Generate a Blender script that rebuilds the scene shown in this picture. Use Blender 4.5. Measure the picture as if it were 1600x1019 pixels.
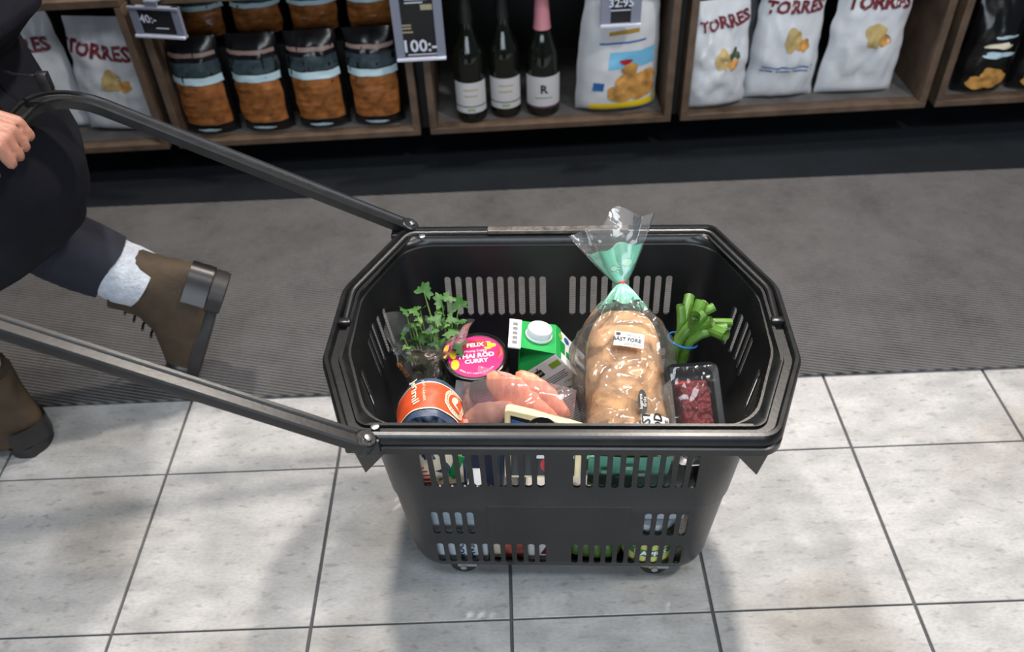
import bpy, bmesh, math, random
from mathutils import Vector, Matrix, noise
random.seed(7)
PI = math.pi
V = Vector
sc = bpy.context.scene
col = sc.collection
for o in list(bpy.data.objects):
    bpy.data.objects.remove(o, do_unlink=True)

# ------------------------------------------------------------------ camera
cam = bpy.data.cameras.new('camera')
camo = bpy.data.objects.new('camera', cam); col.objects.link(camo)
pitch, yaw, roll = math.radians(42.314), math.radians(-.671), math.radians(2.774)
Fw = V((math.sin(yaw)*math.cos(pitch), math.cos(yaw)*math.cos(pitch), -math.sin(pitch)))
rt = V((math.cos(yaw), -math.sin(yaw), 0)); dn = Fw.cross(rt)
Rt = math.cos(roll)*rt + math.sin(roll)*dn
Dn = -math.sin(roll)*rt + math.cos(roll)*dn
mw = Matrix.Identity(4)
for i in range(3):
    mw[i][0] = Rt[i]; mw[i][1] = -Dn[i]; mw[i][2] = -Fw[i]
mw[2][3] = 1.1896
camo.matrix_world = mw
cam.sensor_width = 36; cam.sensor_fit = 'HORIZONTAL'
cam.lens = 1347.7/1600*36
cam.clip_start = .02
cam.dof.use_dof = True; cam.dof.focus_distance = 1.16; cam.dof.aperture_fstop = 4.0
sc.camera = camo

# ------------------------------------------------------------------ light
world = bpy.data.worlds.new('store_air'); sc.world = world
world.use_nodes = True
bg = world.node_tree.nodes['Background']
bg.inputs[0].default_value = (.62, .76, 1, 1); bg.inputs[1].default_value = .10
def lamp(name, loc, target, energy, size, color, spread=180):
    l = bpy.data.lights.new(name, 'AREA'); l.energy = energy; l.color = color
    l.shape = 'RECTANGLE'; l.size = size[0]; l.size_y = size[1]; l.spread = math.radians(spread)
    o = bpy.data.objects.new(name, l); col.objects.link(o)
    o.location = loc
    o.rotation_euler = (V(target)-V(loc)).to_track_quat('-Z', 'Y').to_euler()
    return o
lamp('ceiling_spot', (.75, 2.15, 2.9), (.05, .8, .1), 34, (.16, .16), (1, .91, .82), 120)
lamp('ceiling_spot', (-.55, 1.75, 2.9), (-.1, .9, .1), 22, (.16, .16), (1, .92, .84), 120)
lamp('ceiling_spot', (1.6, .3, 2.9), (.5, 1.2, .2), 20, (.2, .2), (1, .95, .90), 130)
lamp('ceiling_panel', (.2, -.1, 3.0), (.1, 1.3, .2), 20, (1.6, .5), (.86, .94, 1), 150)
lamp('front_fill', (-.2, -2.6, 1.5), (.05, 1.0, .15), 50, (3.0, 1.3), (.80, .90, 1), 150)  # added soft frontal fill behind the camera, brightens goods behind the slots
vs = sc.view_settings
vs.view_transform = 'Standard'; vs.look = 'None'; vs.exposure = 0.0; vs.gamma = 1; vs.use_curve_mapping = False

# ------------------------------------------------------------------ materials
def S(r, g, b):
    f = lambda c: c/12.92 if c <= .04045 else ((c+.055)/1.055)**2.4
    return (f(r/255), f(g/255), f(b/255))
MATS = {}
def M(name, c, rough=.5, metal=0., var=0., vscale=20., bump=0., bscale=80., spec=.5, trans=0., sss=0., coat=0., detail=4.):
    if name in MATS: return MATS[name]
    m = bpy.data.materials.new(name); m.use_nodes = True
    nt = m.node_tree; b = nt.nodes['Principled BSDF']
    b.inputs['Base Color'].default_value = (*c, 1)
    b.inputs['Roughness'].default_value = rough; b.inputs['Metallic'].default_value = metal
    b.inputs['Specular IOR Level'].default_value = spec
    b.inputs['Transmission Weight'].default_value = trans
    b.inputs['Coat Weight'].default_value = coat
    if sss:
        b.inputs['Subsurface Weight'].default_value = sss; b.inputs['Subsurface Scale'].default_value = .01
    tc = nt.nodes.new('ShaderNodeTexCoord')
    if var:
        n = nt.nodes.new('ShaderNodeTexNoise'); n.inputs['Scale'].default_value = vscale; n.inputs['Detail'].default_value = detail
        nt.links.new(tc.outputs['Object'], n.inputs['Vector'])
        r = nt.nodes.new('ShaderNodeValToRGB')
        r.color_ramp.elements[0].position = .3; r.color_ramp.elements[1].position = .7
        r.color_ramp.elements[0].color = (*[x*(1-var) for x in c], 1); r.color_ramp.elements[1].color = (*[min(1, x*(1+var)) for x in c], 1)
        nt.links.new(n.outputs['Fac'], r.inputs['Fac']); nt.links.new(r.outputs['Color'], b.inputs['Base Color'])
    if bump:
        n = nt.nodes.new('ShaderNodeTexNoise'); n.inputs['Scale'].default_value = bscale; n.inputs['Detail'].default_value = 3
        nt.links.new(tc.outputs['Object'], n.inputs['Vector'])
        bp = nt.nodes.new('ShaderNodeBump'); bp.inputs['Strength'].default_value = bump; bp.inputs['Distance'].default_value = .004
        nt.links.new(n.outputs['Fac'], bp.inputs['Height']); nt.links.new(bp.outputs['Normal'], b.inputs['Normal'])
    MATS[name] = m
    return m
def film(name, tint=(1, 1, 1), gloss=.05, rough=.09, bscale=14., bump=.35, milk=.05, fres=.75):
    m = bpy.data.materials.new(name); m.use_nodes = True; nt = m.node_tree
    for n in list(nt.nodes): nt.nodes.remove(n)
    out = nt.nodes.new('ShaderNodeOutputMaterial'); mx = nt.nodes.new('ShaderNodeMixShader')
    tr = nt.nodes.new('ShaderNodeBsdfTransparent'); tr.inputs[0].default_value = (*tint, 1)
    gl = nt.nodes.new('ShaderNodeBsdfGlossy'); gl.inputs['Roughness'].default_value = rough
    fr = nt.nodes.new('ShaderNodeFresnel'); fr.inputs[0].default_value = 1.5
    ad = nt.nodes.new('ShaderNodeMath'); ad.operation = 'MULTIPLY_ADD'; ad.inputs[1].default_value = fres; ad.inputs[2].default_value = gloss
    ad.use_clamp = True
    tc = nt.nodes.new('ShaderNodeTexCoord'); no = nt.nodes.new('ShaderNodeTexNoise'); no.inputs['Scale'].default_value = bscale
    no.inputs['Detail'].default_value = 2; no.inputs['Distortion'].default_value = 1.2
    bp = nt.nodes.new('ShaderNodeBump'); bp.inputs['Strength'].default_value = bump; bp.inputs['Distance'].default_value = .006
    nt.links.new(tc.outputs['Object'], no.inputs['Vector']); nt.links.new(no.outputs['Fac'], bp.inputs['Height'])
    nt.links.new(bp.outputs['Normal'], gl.inputs['Normal']); nt.links.new(bp.outputs['Normal'], fr.inputs['Normal'])
    nt.links.new(fr.outputs[0], ad.inputs[0]); nt.links.new(ad.outputs[0], mx.inputs[0])
    df = nt.nodes.new('ShaderNodeBsdfDiffuse'); df.inputs[0].default_value = (*[.85*c for c in tint], 1)
    m0 = nt.nodes.new('ShaderNodeMixShader'); m0.inputs[0].default_value = milk
    nt.links.new(tr.outputs[0], m0.inputs[1]); nt.links.new(df.outputs[0], m0.inputs[2])
    nt.links.new(m0.outputs[0], mx.inputs[1]); nt.links.new(gl.outputs[0], mx.inputs[2]); nt.links.new(mx.outputs[0], out.inputs[0])
    return m
def tile_mat():
    m = bpy.data.materials.new('stone_tile'); m.use_nodes = True; nt = m.node_tree; b = nt.nodes['Principled BSDF']
    b.inputs['Roughness'].default_value = .5
    g = nt.nodes.new('ShaderNodeNewGeometry')
    def nz(scale, detail, stretch=(1, 1, 1)):
        mp = nt.nodes.new('ShaderNodeMapping'); mp.inputs['Scale'].default_value = stretch
        nt.links.new(g.outputs['Position'], mp.inputs['Vector'])
        n = nt.nodes.new('ShaderNodeTexNoise'); n.inputs['Scale'].default_value = scale; n.inputs['Detail'].default_value = detail
        nt.links.new(mp.outputs[0], n.inputs['Vector']); return n
    def ramp(n, p0, c0, p1, c1):
        r = nt.nodes.new('ShaderNodeValToRGB'); e = r.color_ramp.elements
        e[0].position = p0; e[1].position = p1; e[0].color = (*c0, 1); e[1].color = (*c1, 1)
        nt.links.new(n.outputs['Fac'], r.inputs['Fac']); return r
    def mul(a, bb):
        x = nt.nodes.new('ShaderNodeMix'); x.data_type = 'RGBA'; x.blend_type = 'MULTIPLY'; x.inputs[0].default_value = 1
        nt.links.new(a.outputs[0] if a.type != 'MIX' else a.outputs[2], x.inputs[6])
        nt.links.new(bb.outputs[0], x.inputs[7]); return x
    base = ramp(nz(26, 6, (.5, 1, 1)), .3, S(160, 160, 160), .7, S(190, 189, 188))
    speck = ramp(nz(95, 4, (.45, 1, 1)), .3, (.74, .73, .72), .42, (1, 1, 1))
    stain = ramp(nz(2.6, 3), .33, (.74, .70, .64), .48, (1, 1, 1))
    fine = ramp(nz(260, 3, (.5, 1, 1)), .35, (.88, .88, .88), .6, (1, 1, 1))
    x = mul(mul(mul(base, speck), stain), fine)
    nt.links.new(x.outputs[2], b.inputs['Base Color'])
    return m
def carpet_mat(name, c0, c1):
    m = bpy.data.materials.new(name); m.use_nodes = True; nt = m.node_tree; b = nt.nodes['Principled BSDF']
    b.inputs['Roughness'].default_value = .95; b.inputs['Specular IOR Level'].default_value = .15
    g = nt.nodes.new('ShaderNodeNewGeometry')
    mp = nt.nodes.new('ShaderNodeMapping'); mp.inputs['Rotation'].default_value = (0, 0, math.radians(14))
    nt.links.new(g.outputs['Position'], mp.inputs['Vector'])
    w = nt.nodes.new('ShaderNodeTexWave'); w.bands_direction = 'Y'; w.inputs['Scale'].default_value = 42; w.inputs['Distortion'].default_value = .9
    w.inputs['Detail'].default_value = 2; w.inputs['Detail Scale'].default_value = 6
    nt.links.new(mp.outputs[0], w.inputs['Vector'])
    n = nt.nodes.new('ShaderNodeTexNoise'); n.inputs['Scale'].default_value = 5; n.inputs['Detail'].default_value = 8; n.inputs['Roughness'].default_value = .75
    nt.links.new(g.outputs['Position'], n.inputs['Vector'])
    ad = nt.nodes.new('ShaderNodeMath'); ad.operation = 'MULTIPLY_ADD'; ad.inputs[1].default_value = .6
    nt.links.new(w.outputs['Fac'], ad.inputs[0]); nt.links.new(n.outputs['Fac'], ad.inputs[2])
    r = nt.nodes.new('ShaderNodeValToRGB'); e = r.color_ramp.elements
    e[0].position = .38; e[1].position = 1.15 if False else 1.0; e[0].color = (*c0, 1); e[1].color = (*c1, 1)
    nt.links.new(ad.outputs[0], r.inputs['Fac']); nt.links.new(r.outputs[0], b.inputs['Base Color'])
    bp = nt.nodes.new('ShaderNodeBump'); bp.inputs['Strength'].default_value = .6; bp.inputs['Distance'].default_value = .004
    nt.links.new(w.outputs['Fac'], bp.inputs['Height']); nt.links.new(bp.outputs['Normal'], b.inputs['Normal'])
    return m

# ------------------------------------------------------------------ mesh helpers
class G:
    def __init__(s): s.v = []; s.f = []
    def add(s, vs_, fs_):
        n = len(s.v); s.v += [V(p) for p in vs_]; s.f += [tuple(i+n for i in f) for f in fs_]; return s
    def box(s, c, d, m=None):
        x, y, z = d[0]/2, d[1]/2, d[2]/2
        p = [V((a*x, b*y, e*z)) for e in (-1, 1) for a, b in ((-1, -1), (1, -1), (1, 1), (-1, 1))]
        p = [(m @ q if m else q)+V(c) for q in p]
        return s.add(p, [(3, 2, 1, 0), (4, 5, 6, 7), (0, 1, 5, 4), (1, 2, 6, 5), (2, 3, 7, 6), (3, 0, 4, 7)])
    def grid(s, fn, nu, nv, closed=False):
        n0 = len(s.v); cu = nu if closed else nu+1
        for j in range(nv+1):
            for i in range(cu): s.v.append(V(fn(i/nu, j/nv)))
        for j in range(nv):
            for i in range(nu):
                a = n0+j*cu+i; b = n0+j*cu+(i+1) % cu
                s.f.append((a, b, b+cu, a+cu))
        return s
    def loft(s, loops, cap0=False, cap1=False):
        n0 = len(s.v); n = len(loops[0])
        for l in loops: s.v += [V(p) for p in l]
        for j in range(len(loops)-1):
            for i in range(n):
                a = n0+j*n+i; b = n0+j*n+(i+1) % n
                s.f.append((a, b, b+n, a+n))
        if cap0: s.f.append(tuple(n0+i for i in reversed(range(n))))
        if cap1: s.f.append(tuple(n0+(len(loops)-1)*n+i for i in range(n)))
        return s
    def lathe(s, prof, n=24, c=(0, 0, 0), axis=None, cap0=True, cap1=True):
        m = axis.to_track_quat('Z', 'Y').to_matrix() if axis else Matrix.Identity(3)
        loops = [[V(c)+m @ V((r*math.cos(2*PI*i/n), r*math.sin(2*PI*i/n), z)) for i in range(n)] for r, z in prof]
        return s.loft(loops, cap0, cap1)
    def tube(s, pts, rad, n=8, cap=True):
        pts = [V(p) for p in pts]; loops = []
        up = None
        for i, p in enumerate(pts):
            t = (pts[min(i+1, len(pts)-1)]-pts[max(i-1, 0)]).normalized()
            if up is None:
                up = V((0, 0, 1)) if abs(t.z) < .9 else V((1, 0, 0))
            a = (up - t*up.dot(t)).normalized(); b = t.cross(a); up = a
            r = rad[i] if isinstance(rad, list) else rad
            ra, rb = r if isinstance(r, (list, tuple)) else (r, r)
            loops.append([p+a*ra*math.cos(2*PI*k/n)+b*rb*math.sin(2*PI*k/n) for k in range(n)])
        return s.loft(loops, cap, cap)
    def prism(s, poly, fn0, fn1):
        n = len(poly)
        s.add([fn0(*p) for p in poly]+[fn1(*p) for p in poly], [tuple(reversed(range(n))), tuple(range(n, 2*n))]+[(i, (i+1) % n, n+(i+1) % n, n+i) for i in range(n)])
        return s
    def disc(s, fn, rings=4, n=24):
        n0 = len(s.v); s.v.append(V(fn(0, 0)))
        for j in range(1, rings+1):
            for i in range(n):
                a = 2*PI*i/n; s.v.append(V(fn(j/rings*math.cos(a), j/rings*math.sin(a))))
        for i in range(n): s.f.append((n0, n0+1+i, n0+1+(i+1) % n))
        for j in range(rings-1):
            for i in range(n):
                a = n0+1+j*n+i; b = n0+1+j*n+(i+1) % n; s.f.append((a, a+n, b+n, b))
        return s
def build(name, g, mat, parent=None, smooth=30, bevel=0, seg=2, fixn=True):
    me = bpy.data.meshes.new(name); me.from_pydata([tuple(p) for p in g.v], [], g.f); me.update()
    if bevel or fixn:
        bm = bmesh.new(); bm.from_mesh(me)
        if fixn: bmesh.ops.recalc_face_normals(bm, faces=bm.faces)
        if bevel:
            ed = [e for e in bm.edges if len(e.link_faces) == 2 and e.calc_face_angle() > .5]
            bmesh.ops.bevel(bm, geom=ed, offset=bevel, segments=seg, affect='EDGES', profile=.5, clamp_overlap=True)
        bm.to_mesh(me); bm.free()
    if smooth:
        for p in me.polygons: p.use_smooth = True
        me.set_sharp_from_angle(angle=math.radians(smooth))
    me.materials.append(mat)
    o = bpy.data.objects.new(name, me); col.objects.link(o)
    if parent: o.parent = parent
    return o
def tag(o, label=None, cat=None, group=None, kind=None):
    if label: o['label'] = label
    if cat: o['category'] = cat
    if group: o['group'] = group
    if kind: o['kind'] = kind
    return o
def empty(name, mat4=None, label=None, cat=None, group=None):
    o = bpy.data.objects.new(name, None); col.objects.link(o); o.empty_display_size = .05
    if mat4 is not None: o.matrix_world = mat4
    return tag(o, label, cat, group)
def copy_tree(o, parent=None):
    c = o.copy(); col.objects.link(c); c.parent = parent
    for ch in list(o.children): copy_tree(ch, c)
    return c
def frame(loc, X, Z):
    z = V(Z).normalized(); X = V(X); x = (X-z*X.dot(z)).normalized(); y = z.cross(x)
    m = Matrix.Identity(4)
    for i in range(3): m[i][0] = x[i]; m[i][1] = y[i]; m[i][2] = z[i]; m[i][3] = loc[i]
    return m
def text(name, s, size, mat, parent, mp, align='CENTER', bold=0.):
    cu = bpy.data.curves.new('t', 'FONT'); cu.body = s; cu.size = size; cu.align_x = align; cu.align_y = 'CENTER'
    cu.resolution_u = 2; cu.offset = bold
    ob = bpy.data.objects.new('t', cu)
    me = bpy.data.meshes.new_from_object(ob)
    bpy.data.objects.remove(ob); bpy.data.curves.remove(cu)
    me.name = name
    for v in me.vertices: v.co = mp(v.co.x, v.co.y)
    me.materials.clear(); me.materials.append(mat)
    o = bpy.data.objects.new(name, me); col.objects.link(o); o.parent = parent
    return o
def nz(p, s, seed=0.):
    return noise.noise(V(p)*s+V((seed, seed*1.7, seed*.3)))
def evalmesh(o):
    dg = bpy.context.evaluated_depsgraph_get()
    return bpy.data.meshes.new_from_object(o.evaluated_get(dg))

# fillet octagon loops
def octa(vr):          # right-hand vertices back->front, mirrored to a closed ccw loop
    return [V((x, y)) for x, y in reversed(vr)] + [V((-x, y)) for x, y in vr]
def inset(vs_, d):
    n = len(vs_); out = []
    for i in range(n):
        a, b, c = vs_[i-1], vs_[i], vs_[(i+1) % n]
        t0 = (b-a).normalized(); t1 = (c-b).normalized()
        n0 = V((-t0.y, t0.x)); n1 = V((-t1.y, t1.x))
        k = (n0+n1); k = k/(k.dot(n0))
        out.append(b+k*d)
    return out
def rloop(vs_, rad, z, ns=7):
    n = len(vs_); out = []
    for i in range(n):
        a, b, c = vs_[i-1], vs_[i], vs_[(i+1) % n]
        t0 = (a-b).normalized(); t1 = (c-b).normalized()
        r = rad if not isinstance(rad, (list, tuple)) else rad[min(i % n, n-1-i % n) if n == len(rad)*2 else i]
        ang = math.acos(max(-1, min(1, t0.dot(t1)))); d = min(r/math.tan(ang/2), (a-b).length*.48, (c-b).length*.48); r2 = d*math.tan(ang/2)
        ce = b+(t0+t1).normalized()*(r2/math.sin(ang/2))
        p0 = b+t0*d; p1 = b+t1*d
        a0 = math.atan2(p0.y-ce.y, p0.x-ce.x); a1 = math.atan2(p1.y-ce.y, p1.x-ce.x)
        da = (a1-a0+PI) % (2*PI)-PI
        for k in range(ns+1):
            aa = a0+da*k/ns; out.append(V((ce.x+r2*math.cos(aa), ce.y+r2*math.sin(aa), z)))
    return out

# common materials
m_black = M('black_plastic', (.008, .008, .009), .3, var=.4, vscale=30, bump=.05, bscale=300)
m_handle = M('handle_plastic', (.0075, .0078, .0085), .32, var=.5, vscale=50, bump=.03, bscale=160)
m_basket = M('basket_plastic', (.0105, .011, .012), .33, var=.25, vscale=18, bump=.1, bscale=500)
m_worn = M('worn_plastic', (.03, .027, .025), .42, var=.6, vscale=60, bump=.15, bscale=120)
m_steel = M('zinc_steel', (.55, .56, .58), .3, 1)
m_white = M('white_print', S(236, 236, 236), .5)
m_ink = M('black_ink', (.008, .008, .008), .5)
m_green = M('green_print', S(18, 140, 62), .4)
m_film = film('clear_film')
m_yellow = M('yellow_print', S(238, 205, 30), .5)
m_red = M('red_print', S(178, 30, 40), .5)
m_maroon = M('maroon_print', S(112, 24, 36), .5)
m_blue = M('blue_print', S(40, 96, 160), .5)
m_sky = M('sky_print', S(120, 190, 225), .5)
m_gold = M('gold_print', S(178, 140, 50), .4)
m_cookie = M('cookie_print', S(196, 142, 72), .6, var=.45, vscale=45)
m_potato = M('potato_print', S(184, 160, 104), .6, var=.3, vscale=40)
m_cream = M('cream_print', S(238, 226, 200), .5)

# ================================================================== SETTING
g = G().box((0, 1.0, -.012), (6, 4.4, .016))
floor = tag(build('floor', g, M('dark_grout', S(82, 82, 84), .9, var=.15), smooth=0), kind='structure')
m_tile = tile_mat()
TX, TY, TS = -.9298, .6572, .30
g = G().box((0, 0, -.004), (TS-.0050, TS-.0030, .008))
t0 = build('tile', g, m_tile, floor, smooth=0, bevel=.0008, seg=1)
first = True
for j in range(-4, 3):
    for i in range(-4, 11):
        t = t0 if first else t0.copy()
        if not first: col.objects.link(t)
        first = False
        t.location = (TX+(i+.5)*TS, TY+(j+.5)*TS, random.uniform(-.0004, 0.))
# carpet runner
crt = empty('carpet_runner', Matrix.Translation((0, 1.13, 0)), 'dark grey ribbed carpet runner between the pale tiles and the shelf', 'carpet')
g = G().box((0, .334, .004), (5.6, .668, .008))
build('carpet_pile', g, carpet_mat('grey_carpet', S(46, 46, 46), S(102, 101, 102)), crt, smooth=0, bevel=.002, seg=1)
g = G().box((0, .668+.45, .0045), (5.6, .9, .009))
tag(build('carpet_border', g, carpet_mat('navy_carpet', S(12, 14, 17), S(26, 31, 37)), crt, smooth=0, bevel=.002, seg=1), 'dark navy border strip of the carpet')

# ================================================================== SHELF
SM = Matrix.Translation((0, 1.93, 0)) @ Matrix.Rotation(math.radians(1.4), 4, 'Z')
m_wood = M('brown_wood', S(94, 76, 61), .6, var=.3, vscale=22, bump=.1)
m_greywood = M('grey_board', S(104, 100, 98), .6, var=.25, vscale=18)
m_dark = M('shelf_black', S(22, 20, 19), .7, var=.2)
shelf = empty('shelf_unit', SM, 'brown wooden display shelf of open boxes behind the carpet', 'shelf')
edges = [-1.48, -.843, -.215, .412, 1.055, 1.70]
for k in range(len(edges)-1):
    a, b = edges[k]+.012, edges[k+1]-.012
    build('bottom_board', G().box(((a+b)/2, .21, .1035), (b-a, .42, .017)), m_wood, shelf, smooth=0, bevel=.002)
    build('upper_board', G().box(((a+b)/2, .21, .464), (b-a, .42, .018)), m_wood, shelf, smooth=0, bevel=.002)
    build('side_board', G().box((a+.009, .21, .283), (.018, .42, .342)), m_wood, shelf, smooth=0, bevel=.002)
    build('side_board', G().box((b-.009, .21, .283), (.018, .42, .342)), m_wood, shelf, smooth=0, bevel=.002)
    build('back_board', G().box(((a+b)/2, .426, .30), (b-a, .012, .42)), m_dark, shelf, smooth=0)
    build('shelf_liner', G().box(((a+b)/2, .225, .1128), (b-a-.04, .385, .0016)), m_greywood, shelf, smooth=0)
for x in edges:
    build('upright', G().box((x, .24, .5475), (.02, .40, .905)), m_dark, shelf, smooth=0)
build('plinth', G().box((.13, .36, .048), (3.2, .03, .094)), m_dark, shelf, smooth=0)
ZB = .1137

def on(x, y, z=ZB, rz=0, rx=0, ry=0):
    return SM @ Matrix.Translation((x, y, z)) @ Matrix.Rotation(math.radians(rz), 4, 'Z') @ Matrix.Rotation(math.radians(rx), 4, 'X') @ Matrix.Rotation(math.radians(ry), 4, 'Y')

class Bag:
    """soft bag standing on its base; F maps (u -1..1, v 0..1) to the front (s=-1) or back (s=1) surface"""
    def __init__(s, w, h, d, top=.86, base=.75, crump=.006, seed=0., seal=.05, belly=.35):
        s.w, s.h, s.d, s.top, s.base, s.c, s.seed, s.seal, s.belly = w, h, d, top, base, crump, seed, seal, belly
    def F(s, u, v, side=-1, off=0.):
        q = max(0., 1-abs(u)**2.6)**.6
        vb = min(1, v/.09); vb = math.sqrt(max(0, 1-(1-vb)**2))
        vt = min(1, (1-v)/(1-s.belly)) if v > s.belly else 1
        vt = math.sin(vt*PI/2)**.8
        th = s.d/2*(s.base+(1-s.base)*min(1, v/.3))*vb*vt
        if v > 1-s.seal: th *= max(.0, (1-v)/s.seal)**.5
        w = s.w/2*(1-(1-s.top)*v)*(1+.05*math.sin(PI*v))
        p = V((u*w, 0, v*s.h))
        k = nz((u*2, v*4, side), 1.6, s.seed)*s.c + nz((u*3, v*7, side), 2.3, s.seed+5)*s.c*.6
        edge = min(1, 4*(1-abs(u)))*min(1, 5*v)*min(1, 6*(1-v)+.15)
        p.y = side*(q*th+k*edge+off)
        p.x += nz((v*5, u, 3), 1.5, s.seed)*s.c*.8
        return p
    def mesh(s, nu=22, nv=26):
        g = G()
        g.grid(lambda a, b: s.F(2*a-1, b, -1), nu, nv); g.grid(lambda a, b: s.F(1-2*a, b, 1), nu, nv)
        return g
    def patch(s, u0, u1, v0, v1, n=10, m=6, off=.0012, skew=0.):
        return G().grid(lambda a, b: s.F(u0+(u1-u0)*a, v0+(v1-v0)*b+skew*(a-.5), -1, off), n, m)
    def spot(s, u, v, ru, rv, off=.0016, wob=.12, seed=0):
        def fn(x, y):
            a = math.atan2(y, x); k = 1+wob*math.sin(3*a+seed)+wob*.6*math.sin(5*a+seed*2)
            return s.F(u+x*ru*k, v+y*rv*k, -1, off)
        return G().disc(fn, 4, 22)
    def tmap(s, u, v, rot=0., off=.002):
        def mp(x, y):
            c, d = math.cos(rot), math.sin(rot)
            X, Y = x*c-y*d, x*d+y*c
            return s.F(u+X/(s.w/2), v+Y/s.h, -1, off)
        return mp

# ---- crisps bags (white with maroon name)
m_bag = M('white_bag_foil', S(214, 216, 220), .34, var=.05, bump=.12, bscale=40)
def crisp_bag(name, mat4, label, w, h, d, seed, pic=True, leaf=False, stripe=False, tu=0., trot=.0, tv=.8):
    r = empty(name, mat4, label, 'crisps bag', 'white crisps bags on the shelf')
    b = Bag(w, h, d, .86, .7, .010, seed)
    body = build('bag_body', b.mesh(), m_bag, r, smooth=60)
    text('brand_lettering', 'TORRES', w*.235, m_maroon, r, b.tmap(tu, tv, trot, .003), bold=w*.009)
    if pic:
        build('potato_picture', b.spot(.05, .50, .26, .09, seed=seed), m_potato, r, smooth=60)
        build('slice_picture', b.spot(.38, .455, .17, .045, .002, seed=seed+2), m_cookie, r, smooth=60)
    if leaf:
        build('herb_picture', b.spot(.42, .54, .16, .045, .003, .3, seed), M('herb_print', S(70, 84, 52), .6), r, smooth=60)
    if stripe:
        build('blue_stripe', b.patch(-.8, .75, .285, .297), m_blue, r, smooth=60); build('blue_stripe', b.patch(-.8, .75, .255, .265), m_blue, r, smooth=60)
    return r
crisp_bag('crisps_bag', on(.512, .045, ry=-2, rz=4), 'white crisps bag with herb sprig, leaning beside the flour bag bay', .155, .27, .085, 3.1, leaf=True, tv=.82, trot=.15, tu=.1)
crisp_bag('crisps_bag', on(.684, .075), 'middle white crisps bag with two blue stripes', .172, .325, .09, 8.4, stripe=True, tv=.735)
crisp_bag('crisps_bag', on(.878, .075, ry=1), 'rightmost white crisps bag with flared bottom corner', .19, .325, .08, 12.7, tv=.735)
crisp_bag('crisps_bag', on(.56, .22, .1137, rx=0), 'white crisps bag standing in the second row behind the herb bag', .18, .335, .09, 17.2, pic=False)
crisp_bag('crisps_bag', on(-.975, .09, ry=4), 'white crisps bag nearest the black-ended crispbread bags', .19, .29, .085, 21.9, tv=.74, trot=-.12, tu=-.15)
crisp_bag('crisps_bag', on(-1.165, .115), 'white crisps bag half hidden behind the walking person', .19, .30, .085, 27.3, tv=.76)

# ---- crispbread bags
m_blackfoil = M('black_foil', S(16, 16, 18), .25, bump=.1, bscale=60)
m_bread_brown = M('crispbread_window', S(150, 92, 46), .3, var=.5, vscale=38, bump=.3, bscale=60)
m_pale = M('pale_blue_stripe', S(196, 222, 230), .35)
m_teal = M('dark_teal_print', S(50, 66, 72), .4, var=.5, vscale=50)
m_pink = M('pinkish_stripe', S(140, 116, 108), .5)
def crispbread(mat4, label, seed, upper=False):
    r = empty('crispbread_bag', mat4, label, 'bread bag', 'crispbread bags on the shelf')
    b = Bag(.127, .245, .085, .95, .85, .005, seed, belly=.75)
    build('bag_body', b.mesh(), m_blackfoil, r, smooth=60)
    build('clear_window', b.patch(-.86, .86, .14, .57, 12, 8, .0016), m_bread_brown, r, smooth=60)
    for k in range(6):
        v = .17+k*.064
        build('crispbread_slice', b.patch(-.8, .8, v, v+.035, 10, 2, .0032, skew=.01*math.sin(seed+k)), m_bread_brown, r, smooth=60)
    build('label_band', b.patch(-.93, .93, .66, .80), m_teal, r, smooth=60)
    build('pale_stripe', b.patch(-.93, .93, .575, .65, off=.0018), m_pale, r, smooth=60)
    build('thin_stripe', b.patch(-.9, .9, .845, .88), m_pink, r, smooth=60)
    build('base_glint', b.spot(-.05, .075, .42, .018, .002), m_pale, r, smooth=60)  # glint on the black foil, painted as a pale ellipse
    return r
names = ['leftmost', 'second', 'third', 'rightmost']
for k in range(4):
    crispbread(on(-.745+.139*k, .055, rz=random.uniform(-3, 3)), f'{names[k]} crispbread bag in the lower front row, black with pale stripe', 30+k*3.3)
riser = tag(build('shelf_riser', G().box((0, 0, .09), (.56, .14, .18)), m_dark, None, smooth=0, bevel=.003), 'black step behind the front row of crispbread bags', 'riser')
riser.matrix_world = on(-.535, .20)
for k in range(4):
    q = crispbread(on(-.745+.139*k, .185, ZB+.1806, rz=random.uniform(-4, 4)), f'{names[k]} crispbread bag in the raised back row', 50+k*3.3)
    for ch in q.children: ch.scale.z = .62

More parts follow.
